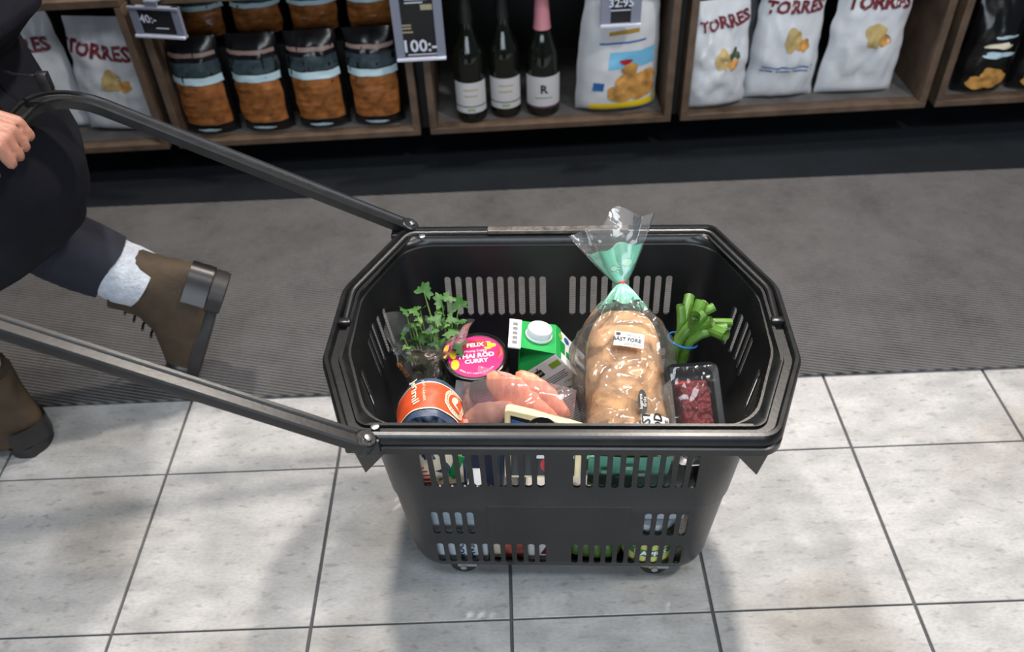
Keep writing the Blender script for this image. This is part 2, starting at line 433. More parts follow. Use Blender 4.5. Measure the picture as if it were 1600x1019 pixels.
# ---- bottles
m_glass = M('dark_bottle_glass', (.006, .008, .005), .06, spec=.6)
m_label = M('bottle_label', S(206, 204, 204), .55)
def arc_patch(r, a0, a1, z0, z1, n=14):
    return G().grid(lambda a, b: (r*math.sin(a0+(a1-a0)*a), -r*math.cos(a0+(a1-a0)*a), z0+(z1-z0)*b), n, 1)
def cyl_map(r, z, rot=0.):
    return lambda x, y: V((r*math.sin(x/r+rot), -r*math.cos(x/r+rot), z+y))
def wine_bottle(mat4, label, rad, sp=False):
    r = empty('wine_bottle', mat4, label, 'bottle', 'bottles on the shelf')
    h = .318
    prof = [(rad*.8, 0), (rad*.97, .004), (rad, .012), (rad, .155 if not sp else .12), (rad*.93, .18 if not sp else .16), (rad*.62, .205 if not sp else .20), (.0165, .23 if not sp else .235), (.0145, .30), (.0155, .302), (.0155, h), (.012, h)]
    build('bottle_glass', G().lathe(prof, 32), m_glass, r, smooth=40)
    if not sp:
        build('label', arc_patch(rad+.0008, -1.2, 1.2, .028, .108), m_label, r)
        build('label_line', arc_patch(rad+.0012, -1.2, 1.2, .044, .0465), m_ink, r)
        for z, w in ((.088, .5), (.072, .45)):
            build('label_script', arc_patch(rad+.0012, -w*.9, w, z, z+.0022), m_gold, r)
        build('label_mark', arc_patch(rad+.0012, -.25, .25, .034, .039), M('leaf_mark', S(130, 160, 90), .6), r)
        build('neck_capsule', G().lathe([(.0166, .245), (.0158, .317), (.0, .319)], 24, cap0=False), m_ink, r)
    else:
        build('label', arc_patch(rad+.0008, -1.25, 1.25, .03, .108), m_label, r)
        build('label_foot', arc_patch(rad+.001, -1.25, 1.25, .024, .030), M('plum_print', S(92, 50, 76), .5), r)
        text('label_lettering', 'R', .03, m_ink, r, cyl_map(rad+.0014, .075), bold=.001)
        build('label_script', arc_patch(rad+.0012, -.5, .5, .052, .0535), m_ink, r)
        build('gold_collar', G().lathe([(.0325, .178), (.0275, .195), (.022, .212)], 28, cap0=False, cap1=False), M('gold_foil', S(120, 96, 60), .3, .8, bump=.3, bscale=120), r)
        build('pink_foil', G().lathe([(.0222, .212), (.0195, .235), (.0165, .30), (.0178, .305), (.0178, .33), (.0, .332)], 28, cap0=False), M('pink_foil', S(214, 142, 152), .35, .2, bump=.1), r)
    return r
wine_bottle(on(-.096, .052), 'dark wine bottle with white label, left of the pair in the bay', .0385)
wine_bottle(on(-.010, .066), 'dark wine bottle with white label, right of the pair, beside the pink-necked bottle', .0385)
wine_bottle(on(.084, .066), 'sparkling wine bottle with pink foil neck and white label', .042, True)

# ---- flour bag
fl = empty('flour_bag', on(.267, .068, rz=5, ry=1.5), 'white flour bag with cookie picture and yellow band below', 'flour bag')
b = Bag(.205, .30, .11, .86, .9, .004, 61, belly=.7)
build('bag_body', b.mesh(), M('white_paper_bag', S(212, 212, 214), .5, bump=.08, bscale=40), fl, smooth=60)
build('yellow_band', b.patch(-.72, .97, .055, .115, skew=.03), m_yellow, fl, smooth=60)
build('sky_picture', b.patch(-.35, .8, .42, .56, off=.0014, skew=.02), m_sky, fl, smooth=60)
for u, v, ru, rv, sd in ((.05, .20, .4, .075, 1), (.5, .22, .34, .085, 2), (.2, .31, .36, .07, 3), (.6, .33, .26, .06, 4), (.18, .41, .2, .05, 5)):
    build('cookie_picture', b.spot(u, v, ru, rv, .0022+.0004*sd, .08, sd), m_cookie, fl, smooth=60)
build('red_mark', b.spot(.05, .475, .16, .022, .004), m_red, fl, smooth=60)
build('blue_mark', b.patch(-.68, -.42, .22, .29), m_blue, fl, smooth=60)
build('blue_line', b.patch(-.6, .55, .625, .64, skew=.025), m_blue, fl, smooth=60)
build('gold_line', b.patch(-.4, .35, .70, .735, skew=.025), m_gold, fl, smooth=60)
build('gold_mark', b.patch(-.14, .1, .80, .86), m_gold, fl, smooth=60)

# ---- dark cookie bags
def dark_bag(mat4, label, seed):
    r = empty('cookie_bag', mat4, label, 'cookie bag', 'black cookie bags in the right bay')
    b = Bag(.125, .235, .08, .9, .8, .005, seed, belly=.6)
    build('bag_body', b.mesh(), m_blackfoil, r, smooth=60)
    for u, v, ru, rv in ((-.25, .15, .5, .075), (.3, .18, .5, .09), (.05, .26, .45, .06)):
        build('cookie_picture', b.spot(u, v, ru, rv, .0018+v*.004, .12, seed), m_cookie, r, smooth=60)
    build('white_lettering_band', b.spot(.1, .46, .62, .035, .002, .15, seed), m_pale, r, smooth=60)
    build('white_lettering_band', b.spot(.05, .56, .55, .03, .002, .2, seed+2), m_cream, r, smooth=60)
    build('white_lettering_band', b.spot(.25, .65, .5, .018, .002, .2, seed+1), m_pale, r, smooth=60)
    return r
dark_bag(on(1.185, .05), 'black cookie bag with pale lettering, nearest the right bay side board', 71)
dark_bag(on(1.325, .05), 'black cookie bag with pale lettering at the right picture edge', 77)
q = dark_bag(on(1.21, .17), 'black cookie bag in the second row of the right bay', 83)
for ch in q.children: ch.scale.z = 1.3

# ---- price signs
m_frame = M('grey_sign_frame', S(128, 132, 148), .4)
m_board = M('chalkboard', S(20, 19, 20), .6, var=.2)
m_chalk = M('chalk_white', S(214, 218, 230), .7)
m_chalk2 = M('chalk_tan', S(168, 156, 130), .7)
def sign(x, ztop, zbot, w, label, price, psize, px, pz, extra=(), rz=0, rx=0, fw=.02):
    r = empty('price_sign', on(x, -.022, 0, rz=rz), label, 'price sign')
    h = ztop-zbot; zc = (ztop+zbot)/2
    build('sign_board', G().box((0, .002, zc), (w-.006, .003, h-.006)), m_board, r, smooth=0)
    for sx in (-1, 1): build('frame_bar', G().box((sx*(w/2-fw/2), 0, zc), (fw, .009, h)), m_frame, r, smooth=0, bevel=.001)
    build('frame_bar', G().box((0, -.002, zbot+.003), (w, .016, .006)), M('light_sign_edge', S(206, 210, 226), .4), r, smooth=0, bevel=.001)
    build('frame_bar', G().box((0, -.002, ztop-.003), (w, .014, .006)), m_frame, r, smooth=0, bevel=.001)
    build('shelf_clip', G().box((0, .012, .4735), (.03, .04, .004)).box((0, -.004, (ztop+.4735)/2), (.03, .004, .4735-ztop+.006)), m_frame, r, smooth=0)
    text('price_lettering', price, psize, m_chalk, r, lambda a, bb: V((px+a, -.0062, pz+bb)), bold=psize*.02)
    for (ex, ez, ew, eh, mt) in extra:
        build('chalk_line', G().box((ex, -.0005, ez), (ew, .002, eh)), mt, r, smooth=0)
    return r
sign(-.777, .462, .392, .122, 'small grey-framed price sign beside the left crisps bags', '40:-', .026, -.018, .434, [(.008, .412, .03, .002, m_chalk)], rz=-14, fw=.019)
sign(-.202, .462, .306, .114, 'tall grey-framed price sign with chalk price 100:-', '100:-', .040, -.002, .34, [(0, .446, .05, .002, m_chalk), (-.005, .439, .04, .002, m_chalk), (.022, .428, .026, .012, m_chalk2), (-.03, .388, .028, .003, m_chalk2), (-.03, .381, .028, .003, m_chalk2), (-.028, .372, .03, .003, m_chalk2), (.005, .318, .07, .0015, m_chalk)])
sign(.257, .462, .361, .092, 'narrow grey-framed price sign hanging over the flour bag', '32:95', .026, 0, .415, [(0, .397, .05, .002, m_chalk)], fw=.023)

# ================================================================== BASKET
BM = Matrix.Translation((.053, .872, 0)) @ Matrix.Rotation(math.radians(-3.2), 4, 'Z')
bk = empty('shopping_basket', BM, 'black plastic rolling shopping basket with long pull handle, full of groceries', 'basket')
VO = octa([(.240, .217), (.310, .068), (.311, -.078), (.259, -.212)])
VI = octa([(.232, .186), (.284, .058), (.282, -.052), (.236, -.182)])
VB = octa([(.212, .152), (.238, .06), (.238, -.06), (.212, -.160)])
RO = [.03, .05, .05, .02]; RI = [.07, .07, .07, .07]
def rr(l): return [l[3-min(i, 7-i)] if False else l[i] for i in (3, 2, 1, 0, 0, 1, 2, 3)]
RO8 = rr([.02, .05, .05, .03]); RI8 = [.06, .08, .08, .06, .06, .08, .08, .06]; RB8 = [.05, .06, .06, .05, .05, .06, .06, .05]
prof = [(.013, .372), (.003, .372), (0, .3755), (0, .386), (.0035, .388), (.0035, .3925), (0, .395), (.001, .403), (.004, .407), (.0085, .4075), (.0105, .405), (.0115, .3995), (.021, .3995), (.0225, .4035), (.0265, .4035)]
loops = [rloop(inset(VO, d), [max(.004, r-d*.5) for r in RO8], z) for d, z in prof]
loops += [rloop(inset(VI, -.002), RI8, .398), rloop(VI, RI8, .392), rloop(inset(VI, .001), RI8, .37)]
loops.append(rloop(inset(VI, -.004), RI8, .37))
build('rim', G().loft(loops+[loops[0]]), m_handle, bk, smooth=40)

def lerp8(t): return [a.lerp(b_, t) for a, b_ in zip(VI, VB)]
zz = [(.392, 0, 0), (.30, .27, 0), (.215, .52, 0), (.208, .54, .0022), (.12, .79, .0022), (.062, .95, .002), (.047, 1, .004), (.038, 1, .012), (.034, 1, .024)]
TH = .0032
outer = [rloop(inset(lerp8(t), d), RI8 if t < .1 else [r0*(1-t)+r1*t for r0, r1 in zip(RI8, RB8)], z) for z, t, d in zz]
inner = [rloop(inset(lerp8(t), d+TH), RI8 if t < .1 else [r0*(1-t)+r1*t for r0, r1 in zip(RI8, RB8)], z+(TH if k > 5 else 0)) for k, (z, t, d) in enumerate(zz)]
g = G()
n = len(outer[0])
seq = list(reversed(inner))+outer
g.loft(seq, cap0=True, cap1=True)
body = build('basket_body', g, m_basket, bk, smooth=0)
# slots
cut = G()
def slot2(cx, z0, z1, w, axis, a0, a1):
    poly = []
    r = w/2
    for k in range(7): poly.append((r*math.cos(PI*k/6), z1-r+r*math.sin(PI*k/6)))
    for k in range(7): poly.append((-r*math.cos(PI*k/6), z0+r-r*math.sin(PI*k/6)))
    if axis == 'y': cut.prism(poly, lambda x, z: (cx+x, a0, z), lambda x, z: (cx+x, a1, z))
    else: cut.prism(poly, lambda x, z: (a0, cx+x, z), lambda x, z: (a1, cx+x, z))
for sgn in (-1, 1):
    for k in range(10):
        x = sgn*(.0235+.0167*k)
        for (a0, a1) in ((-.23, -.10), (.10, .23)):
            slot2(x, .261, .336, .0098, 'y', a0, a1)
            slot2(x, .058, .111, .0098, 'y', a0, a1)
            if k >= 6: slot2(x, .138, .195, .0098, 'y', a0, a1)
    for k in range(5):
        for y0 in (.025, -.105):
            slot2(y0+.0167*k, .27, .345, .0095, 'x', sgn*.19, sgn*.33)
            slot2(y0+.0167*k, .058, .111, .0095, 'x', sgn*.15, sgn*.33)
co = build('cutter', cut, m_basket, None, smooth=0)
co.matrix_world = BM
md = body.modifiers.new('b', 'BOOLEAN'); md.object = co; md.operation = 'DIFFERENCE'; md.solver = 'EXACT'
bpy.context.view_layer.update()
me = evalmesh(body); body.modifiers.clear(); body.data = me
bpy.data.objects.remove(co, do_unlink=True)
for p in me.polygons: p.use_smooth = True
me.set_sharp_from_angle(angle=math.radians(28))
# raised panel on the front
def fy(z): return -.182+.022*(.392-z)/(.392-.047)
pan = [(-.10, .2135), (-.10, .148), (.10, .148), (.10, .2135)]
build('front_panel', G().prism(pan, lambda x, z: (x, fy(z)+.0004, z), lambda x, z: (x, fy(z)+.004, z)), m_basket, bk, smooth=0, bevel=.0006, seg=1)
for sgn in (-1, 1):   # pointed corner tabs under the rim
    pts = [(sgn*.208, -.207, .376), (sgn*.268, -.176, .376), (sgn*.268, -.174, .362), (sgn*.247, -.192, .313)]
    d = V((sgn*.5, .86, 0))*.012
    g = G().add([V(p) for p in pts]+[V(p)+d for p in pts], [(0, 1, 2, 3), (7, 6, 5, 4), (0, 4, 5, 1), (1, 5, 6, 2), (2, 6, 7, 3), (3, 7, 4, 0)])
    build('corner_tab', g, m_basket, bk, smooth=0, bevel=.001)
for sx in (-1, 1):   # casters
    for y in (-.128, .115):
        yc = y-.004
        f = build('caster_fork', G().box((sx*.146+.006, yc-.0125, .030), (.030, .0025, .013)).box((sx*.146+.006, yc+.0125, .030), (.030, .0025, .013)).box((sx*.146+.004, yc, .036), (.036, .03, .004)), m_steel, bk, smooth=0, bevel=.0008, seg=1)
        build('wheel', G().lathe([(.006, -.009), (.0195, -.0085), (.0215, -.006), (.0215, .006), (.0195, .0085), (.006, .009)], 28, (sx*.146, yc, .0215), V((0, 1, 0))), m_black, f)
        build('axle_cap', G().lathe([(.005, -.0148), (.005, .0148)], 12, (sx*.146, yc, .0215), V((0, 1, 0))), m_steel, f)
# carry handle folded into the back of the rim
ch = inset(VO, .0165)
cl = rloop(ch, RO8, .4035)
pts = [p for p in cl if p.y > -.008]
pts.sort(key=lambda p: math.atan2(p.y+.2, p.x))
pts = [V((.2925, -.004, .4035))]+pts+[V((-.2925, -.004, .4035))]
pts = [p for i, p in enumerate(pts) if i == 0 or (p-pts[i-1]).length > .002]
chd = build('carry_handle', G().tube(pts, (.0042, .0048), 10), m_basket, bk)
m_grip = M('worn_grip', (.11, .095, .085), .35, var=.5, vscale=70, bump=.2)
gl = build('carry_grip', G().box((0, .2005, .4085), (.215, .0125, .007)), m_grip, chd, smooth=0, bevel=.0015)
for k in range(11):
    build('grip_notch', G().box((-.0825+.0165*k, .2005, .4122), (.009, .008, .0016)), m_grip, gl, smooth=0, bevel=.0005, seg=1)
for sx in (-1, 1):
    build('hinge_pin', G().box((sx*.2925, -.006, .405), (.017, .011, .011)), m_black, bk, bevel=.002)
    build('rim_screw', G().lathe([(.0055, 0), (.005, .002), (.002, .0028)], 14, (-.208 if sx < 0 else -.222, .192*(-sx) if sx < 0 else -.193, .4035)), m_steel, bk)

# pull handle
PH = math.radians(27.5)
hd = V((-math.cos(PH), 0, math.sin(PH))); hn = V((math.sin(PH), 0, math.cos(PH)))
HP = V((-.236, 0, .405))
def hpt(t, y): return HP+hd*t+V((0, y, 0))
YA, TL, RC = .2165, .533, .075
path = [(-.012, -YA), (.1, -YA), (.25, -YA), (TL-RC, -YA)]
path += [(TL-RC+RC*math.sin(a), -YA+RC-RC*math.cos(a)) for a in [PI/2*k/8 for k in range(1, 9)]]
path += [(TL, -.05), (TL, .05)]
path += [(TL-RC+RC*math.cos(a), YA-RC+RC*math.sin(a)) for a in [PI/2*k/8 for k in range(0, 9)]]
path += [(.25, YA), (.1, YA), (-.012, YA)]
def sweep(path, profile):
    loops = []
    for i, (t, y) in enumerate(path):
        a = V(path[max(i-1, 0)]); c = V(path[min(i+1, len(path)-1)]); d = (c-a).normalized(); nrm = V((-d.y, d.x))
        loops.append([hpt(t+nrm.x*w, y+nrm.y*w)+hn*h for w, h in profile])
    return G().loft(loops, True, True)
prf = [(a_*.88, b_*.92) for a_, b_ in [(-.0125, -.008), (-.0135, -.002), (-.0135, .007), (-.011, .0095), (-.0065, .0095), (-.0045, .006), (.0045, .006), (.0065, .0095), (.011, .0095), (.0135, .007), (.0135, -.002), (.0125, -.008), (.008, -.0095), (-.008, -.0095)]]
ph = build('pull_handle', sweep(path, prf), m_handle, bk, smooth=35)
build('hand_grip', sweep([(TL, -.12), (TL, -.06), (TL, 0), (TL, .06), (TL, .115)], [(.0155*math.cos(2*PI*k/16), .0125*math.sin(2*PI*k/16)) for k in range(16)]), m_black, ph)
for s_ in (-1, 1):
    c = hpt(-.004, s_*YA)
    build('handle_pivot', G().lathe([(.0125, -.010), (.0135, -.008), (.0135, .0095), (.0115, .011)], 20, c-V((0, 0, .001)), hn), m_basket, ph)
    build('pivot_screw', G().lathe([(.005, .011), (.0045, .0125), (.002, .013)], 14, c+V((.002, 0, -.001)), hn), m_steel, ph)
    build('pivot_bracket', G().box((-.236, s_*.2065, .392), (.044, .02, .022)), m_basket, bk, bevel=.003)

def inb(m): return BM @ m

# ================================================================== GROCERIES
# ---- soup tub
TM = frame((-.117, .030, .214), V((math.cos(.12), math.sin(.12), 0)), V((-.03, -.06, 1)))
tub = empty('soup_tub', inb(TM), 'round soup tub with black lid and magenta label beside the coriander', 'food tub')
build('tub_cup', G().lathe([(.036, 0), (.038, .002), (.0445, .088), (.0445, .092)], 40), M('tub_magenta', S(186, 22, 96), .35), tub, smooth=40)
def tubr(z): return .038+.0065*(z-.002)/.086+.0005
def tubpatch(a0, a1, z0, z1, off=.0): return G().grid(lambda a, bb: (lambda z, t: ((tubr(z)+off)*math.sin(t), -(tubr(z)+off)*math.cos(t), z))(z0+(z1-z0)*bb, a0+(a1-a0)*a), 12, 4)
build('beige_panel', tubpatch(-1.15, -.35, .006, .084), M('beige_card', S(212, 172, 126), .5, var=.1), tub)
build('herb_print', tubpatch(-1.0, -.78, .045, .08, .0005), M('dark_leaf_print', S(44, 58, 34), .5), tub)
build('herb_print', tubpatch(-.85, -.6, .028, .036, .0005), M('dark_blue_print', S(40, 48, 70), .5), tub)
build('panel_line', tubpatch(-.22, -.19, .01, .08, .0004), m_gold, tub)
for k in range(6): build('print_line', tubpatch(-.12, .75, .070-.006*k, .0715-.006*k, .0004), M('pale_pink_print', S(232, 150, 180), .5), tub)
lid = build('lid', G().lathe([(.0478, .074), (.0488, .0745), (.0492, .091), (.0485, .0955), (.0465, .098), (.0445, .0985), (.0432, .0962), (.001, .0962)], 56, cap0=False), m_black, tub, smooth=35)
Z1 = .0966
build('lid_label', G().disc(lambda x, y: (x*.0405, y*.0405, Z1), 2, 56), M('magenta_label', S(196, 12, 112), .35), lid)
def tp(x0, y0, z=Z1+.0005): return lambda x, y: V((x0+x, y0+y, z))
build('tomato_picture', G().disc(lambda x, y: (-.008+x*.009, .026+y*.008, Z1+.0002), 1, 20), m_red, lid)
build('tomato_picture', G().disc(lambda x, y: (.006+x*.009, .027+y*.008, Z1+.0002), 1, 20), m_red, lid)
for x, y, a, bb in ((.018, .024, .006, .004), (.025, .019, .006, .004), (.019, .016, .006, .004), (-.033, .008, .005, .009), (-.031, -.012, .006, .010)):
    build('corn_picture', G().disc(lambda u, v: (x+u*a, y+v*bb, Z1+.0002), 1, 16), m_yellow, lid)
for t in (0,): build('chilli_picture', G().tube([(.036, .012, Z1), (.036, .0, Z1), (.031, -.008, Z1)], [(.0006, .003), (.0006, .0035), (.0006, .001)], 8), M('chilli_print', S(206, 52, 36), .4), lid)
build('name_plate', G().grid(lambda a, bb: (-.018+.036*a, .0165+.010*bb+.002*math.sin(PI*a), Z1+.0003), 8, 1), M('name_red', S(168, 32, 56), .5), lid)
text('lid_lettering', 'FELIX', .0105, m_white, lid, tp(0, .0225), bold=.0003)
text('lid_lettering', 'Mustig Soppa', .0062, m_white, lid, tp(0, .011))
text('lid_lettering', 'THAI RÖD', .0115, m_white, lid, tp(0, .001), bold=.0004)
text('lid_lettering', 'CURRY', .0105, m_white, lid, tp(0, -.0095), bold=.0003)
def arcmap(r): return lambda x, y: V(((r-y)*math.sin(x/r), -(r-y)*math.cos(x/r), Z1+.0005))
text('lid_lettering', 'BARA ATT VÄRMA OCH ÄTA', .0042, m_white, lid, arcmap(.0335))

# ---- milk carton
U_ = V((-.61, .085, .785)).normalized()
RIDGE = V((-.063, .042, .350))
CM = frame(RIDGE-U_*.235, V((.79, .068, .61)), U_)
mk = empty('milk_carton', inb(CM), 'white and green gable-top milk carton with white screw cap', 'carton')
w = .035; zs = .183; zr = .222; zf = .235
m_card = M('carton_white', S(228, 226, 226), .4)
m_cgreen = M('carton_green', S(34, 158, 76), .35)
m_cdark = M('carton_green_dark', S(20, 116, 52), .4)
build('carton_body', G().box((0, 0, zs/2), (2*w, 2*w, zs)), m_card, mk, smooth=0, bevel=.002)
e = .0005
roof = G().add([(-w, -w, zs), (w, -w, zs), (w, w, zs), (-w, w, zs), (-e, -w+.003, zr), (e, -w+.003, zr), (e, w-.003, zr), (-e, w-.003, zr), (0, -w+.030, zr-.008), (0, w-.030, zr-.008)],
               [(1, 2, 6, 5), (3, 0, 4, 7), (0, 1, 8), (0, 8, 4), (1, 5, 8), (4, 8, 5), (2, 3, 9), (2, 9, 6), (3, 7, 9), (6, 9, 7), (4, 5, 6, 7)])
build('gable_roof', roof, m_cgreen, mk, smooth=0)
FR = Matrix.Rotation(-.75, 3, 'Y')
build('top_fin', G().box(V((0, 0, zr-.001))+FR @ V((0, 0, .008)), (.0022, 2*w-.002, .018), FR), m_card, mk, smooth=0)
for k in range(5): build('fin_print', G().box(V((0, -.022+.011*k, zr-.001))+FR @ V((.0013, 0, .008)), (.0004, .007, .007), FR), M('grey_print', S(120, 120, 122), .6), mk, smooth=0)
sl = V((-(w-e), 0, zr-zs)).normalized(); rn = V((zr-zs, 0, w-e)).normalized()
pc = V(((w+e)/2+.001, 0, (zs+zr)/2))+rn*.0003
capo = build('screw_cap', G().lathe([(.0195, 0), (.0198, .003), (.0185, .0035), (.0180, .013), (.0172, .0145), (.007, .0146), (.006, .0138)], 36, pc, rn), M('cap_white', S(222, 228, 236), .35), mk, smooth=35)
for z0, z1 in ((zs-.012, zs),):
    build('green_edge', G().grid(lambda a, bb: (w+.0006, -w+2*w*a, z0+(z1-z0)*bb-.010*(1-(2*a-1)**2)*(1-bb)*0), 6, 1), m_cgreen, mk, smooth=0)
# front face prints (face at y=-w, x right, z up); right face at x=+w
def ff(x0, z0): return lambda x, y: V((x0+x, -w-.0007, z0+y))
def rf(y0, z0): return lambda x, y: V((w+.0009, y0-y, z0+x))
def frect(name, x, z, dx, dz, m): return build(name, G().box((x, -w-.0002, z), (dx, .0007, dz)), m, mk, smooth=0)
frect('logo_square', -.020, .168, .012, .011, m_ink); frect('logo_square', -.006, .168, .012, .012, m_ink)
text('front_lettering', 'G', .010, m_white, mk, ff(-.020, .168), bold=.0003); text('front_lettering', 'EKO', .0052, m_white, mk, ff(-.006, .168))
build('apple_leaf', G().tube([(-.005, -w-.0004, .174), (-.003, -w-.0004, .178)], .0008, 6), m_ink, mk)
frect('organic_leaf_mark', .023, .169, .016, .010, M('olive_leaf_print', S(130, 165, 40), .5))
for k in range(4): frect('print_line', .0, .153-.0035*k, .058-.006*(k % 2), .0012, M('grey_print', S(120, 120, 122), .6))
text('front_lettering', '1 liter', .0065, m_green, mk, ff(.021, .134))
text('front_lettering', 'EKOLOGISK', .0068, m_green, mk, ff(-.031, .130), 'LEFT', .0002)
text('front_lettering', 'MELLANMJÖLK 1,5% FETT', .0054, m_green, mk, ff(-.031, .122), 'LEFT', .0002)
for k in range(14): frect('print_line', .0, .113-.0042*k, .06 if k % 3 else .05, .0010, M('grey_print', S(120, 120, 122), .6))
frect('blue_panel', 0, .03, .064, .042, M('pale_blue_card', S(196, 210, 226), .5))
text('side_lettering', 'EKOLOGISK', .014, m_ink, mk, rf(-.012, .10), bold=.0007)
for (yy, z, dy, dz, mm) in ((-.012, .168, .012, .011, m_green), (.002, .168, .012, .012, m_green), (-.012, .153, .012, .012, m_green), (.018, .172, .010, .007, M('olive_leaf_print', S(130, 165, 40), .5))):
    build('logo_square', G().box((w+.0006, yy, z), (.0007, dy, dz)), mm, mk, smooth=0)
build('round_mark', G().disc(lambda x, y: (w+.0009, .020+x*.006, .158+y*.006), 1, 20), m_blue, mk)

# ---- bread loaf in a bag
A0 = V((.093, -.135, .268)); A1 = V((.0935, .078, .342))
ax = (A1-A0).normalized()
LM = frame(A0, V((1, 0, 0)), ax)
# local -y faces up and towards the front
bread = empty('bread_loaf', inb(LM), 'pale brown bread loaf in a clear bag tied with a red clip', 'bread')
LL = (A1-A0).length
def sgnpow(c, e): return math.copysign(abs(c)**e, c)
def loafpt(a, s, grow=0., wr=0.):
    end = min(1, s*12 if s < .5 else (1-s)*3.2); k = math.sqrt(max(0, 1-(1-end)**2)) if end < 1 else 1
    rx, ry = (.056+grow)*(.35+.65*k)*(1-.06*s), (.041+grow)*(.35+.65*k)
    p = V((rx*sgnpow(math.cos(a), .75), ry*sgnpow(math.sin(a), .8), s*LL))
    d = .0018*nz((p.x, p.y, p.z), 22)+.0008*nz((p.x, p.y, p.z), 70, 3)
    q = V((p.x, p.y, 0)); 
    if q.length > 1e-6: p += q.normalized()*d
    return p
crust = M('bread_crust', S(200, 156, 112), .75, var=.36, vscale=30, bump=.5, bscale=90, detail=7)
build('loaf', G().grid(lambda a, s: loafpt(2*PI*a, s), 48, 40, True), crust, bread, smooth=70)
CREASE = [(-.056, .088, .0, .066, .010), (.0, .066, .05, .125, .010), (-.055, .075, .02, .058, .007), (.02, .058, .055, .075, .008), (-.03, .165, -.015, .125, .008), (-.045, .02, -.01, .05, .007), (.038, .13, .03, .055, .009), (.045, .20, .05, .13, .008), (-.02, .215, .03, .20, .005), (-.05, .19, -.03, .225, .007), (-.04, .13, -.05, .10, .006)]
def bagpt(a, s):
    # s 0 bottom .. 1 knot
    KN = V((.0, -.028, LL+.036))
    zt = -.008+s*(KN.z+.008)
    if zt < LL*.86:
        k0 = max(0., min(1, zt/LL)); g0 = loafpt(a, min(max(k0, .09), .86), .0035)
        p = V((g0.x*1.06, g0.y*1.03, zt))
    else:
        t = (zt-LL*.86)/(KN.z-LL*.86); t = max(0, min(1, t)); k = (1-t)**.8*.93+.07*1
        g0 = loafpt(a, .86, .0045)
        p = V((g0.x*k*1.06+KN.x*t, g0.y*k+KN.y*t, zt-.004))
        p += V((math.cos(a), math.sin(a), 0))*(.0035*math.sin(11*a+1)*t*(1-t)*3+.0018*math.sin(17*a)*t*(1-t)*3)
    q = V((p.x, p.y, 0))
    wr = abs(nz((p.x*1.3+p.z*.9, p.y*1.2, p.z*1.6-p.x*1.1), 17, 9))*.009+.0015*abs(nz(p, 40, 2))
    wr *= min(1, 6*(1-s))
    flat = 1.
    if math.sin(a) < 0:      # the film lies tight under the sticker and the paper label
        for (lx, lz, lr) in ((.004, .156, .016), (.034, .022, .022), (.018, .064, .012)):
            flat = min(flat, max(0, min(1, (math.hypot((p.x-lx)/1.25, p.z-lz)-lr)/.012)))
    wr *= flat
    if q.length > 1e-5: p += q.normalized()*wr
    if math.sin(a) < .2 and 0 < s < 1:      # sharp pulled creases on the upper side
        for (x0, c0, x1, c1, am) in CREASE:
            dx, dz = x1-x0, c1-c0; L2 = dx*dx+dz*dz
            t = max(0, min(1, ((p.x-x0)*dx+(p.z-c0)*dz)/L2)); dd = math.hypot(p.x-x0-dx*t, p.z-c0-dz*t)
            p.y -= flat*am*max(0, 1-dd/.011)*math.sin(PI*min(.95, max(.05, t)))**.5
    # loose side wings of the bag
    if abs(math.cos(a)) > .86 and .3 < s < .95: p.x += math.copysign(.014*math.sin(PI*(s-.3)/.65)*((abs(math.cos(a))-.86)/.14), math.cos(a))
    return p
m_breadfilm = film('bread_film', gloss=.05, rough=.09, bscale=18, bump=.3, milk=.05)
build('clear_bag', G().grid(lambda a, s: bagpt(2*PI*a, s), 150, 110, True), m_breadfilm, bread, smooth=50)
m_mint = M('mint_film', S(132, 204, 176), .3, bump=.3, bscale=60)
m_mint2 = M('mint_pale_print', S(176, 214, 192), .4)
def bagpatch(a0, a1, s0, s1, off=.0012, n=16, m=8):
    def fn(u, v):
        a = a0+(a1-a0)*u; p = bagpt(a, s0+(s1-s0)*v); return p+V((math.cos(a), math.sin(a), 0))*off
    return G().grid(fn, n, m)
HB = -PI/2     # towards viewer
build('mint_base_print', bagpatch(HB-1.3, HB+.7, .0, .13, .0015), m_mint, bread, smooth=60)
build('mint_front_print', G().grid(lambda u, v: (-.054+.108*u, -.044+.098*v, -.0095-.006*v+.001*math.sin(9*u)), 12, 6), m_mint, bread, smooth=60)
for x, y in ((-.03, -.01), (.0, -.025), (.018, .0), (-.01, .012)):
    build('pale_flower_print', G().disc(lambda u, v: (x+u*.007, y+v*.007, -.0185), 1, 14), m_mint2, bread)
# sticker and paper label
def bmap(xc, zc, rot, off=.004):
    def mp(x, y):
        X = x*math.cos(rot)-y*math.sin(rot)+xc; Z = x*math.sin(rot)+y*math.cos(rot)+zc
        # upper surface of bag at x,z
        rx, ry = .0615, .0455
        k = max(0, 1-abs(X/rx)**2.4)
        return V((X, -(ry*k**.42)-off-.007, Z))
    return mp
def rectpatch(mp, w_, h_, n=10, m=5): return G().grid(lambda u, v: mp((u-.5)*w_, (v-.5)*h_), n, m)
ms = bmap(.004, .156, -.14)
st = build('date_sticker', rectpatch(ms, .041, .022), m_white, bread, smooth=60)
mo = bmap(.004, .156, -.14, .0048)
text('date_lettering', 'BÄST FÖRE', .0078, m_ink, st, lambda x, y: mo(x-.003, y-.001), bold=.0002)
text('date_lettering', '16012021', .0062, M('grey_ink', S(80, 80, 84), .6), st, lambda x, y: mo(x+.006, y+.0065))
text('date_lettering', '20012021', .0062, M('grey_ink', S(80, 80, 84), .6), st, lambda x, y: mo(x+.006, y-.0078))
build('date_mark', rectpatch(lambda x, y: mo(x-.0155, y+.007), .006, .004, 2, 1), m_ink, st)
ml = bmap(.034, .022, 0, .003); ml2 = bmap(.034, .022, 0, .0042)
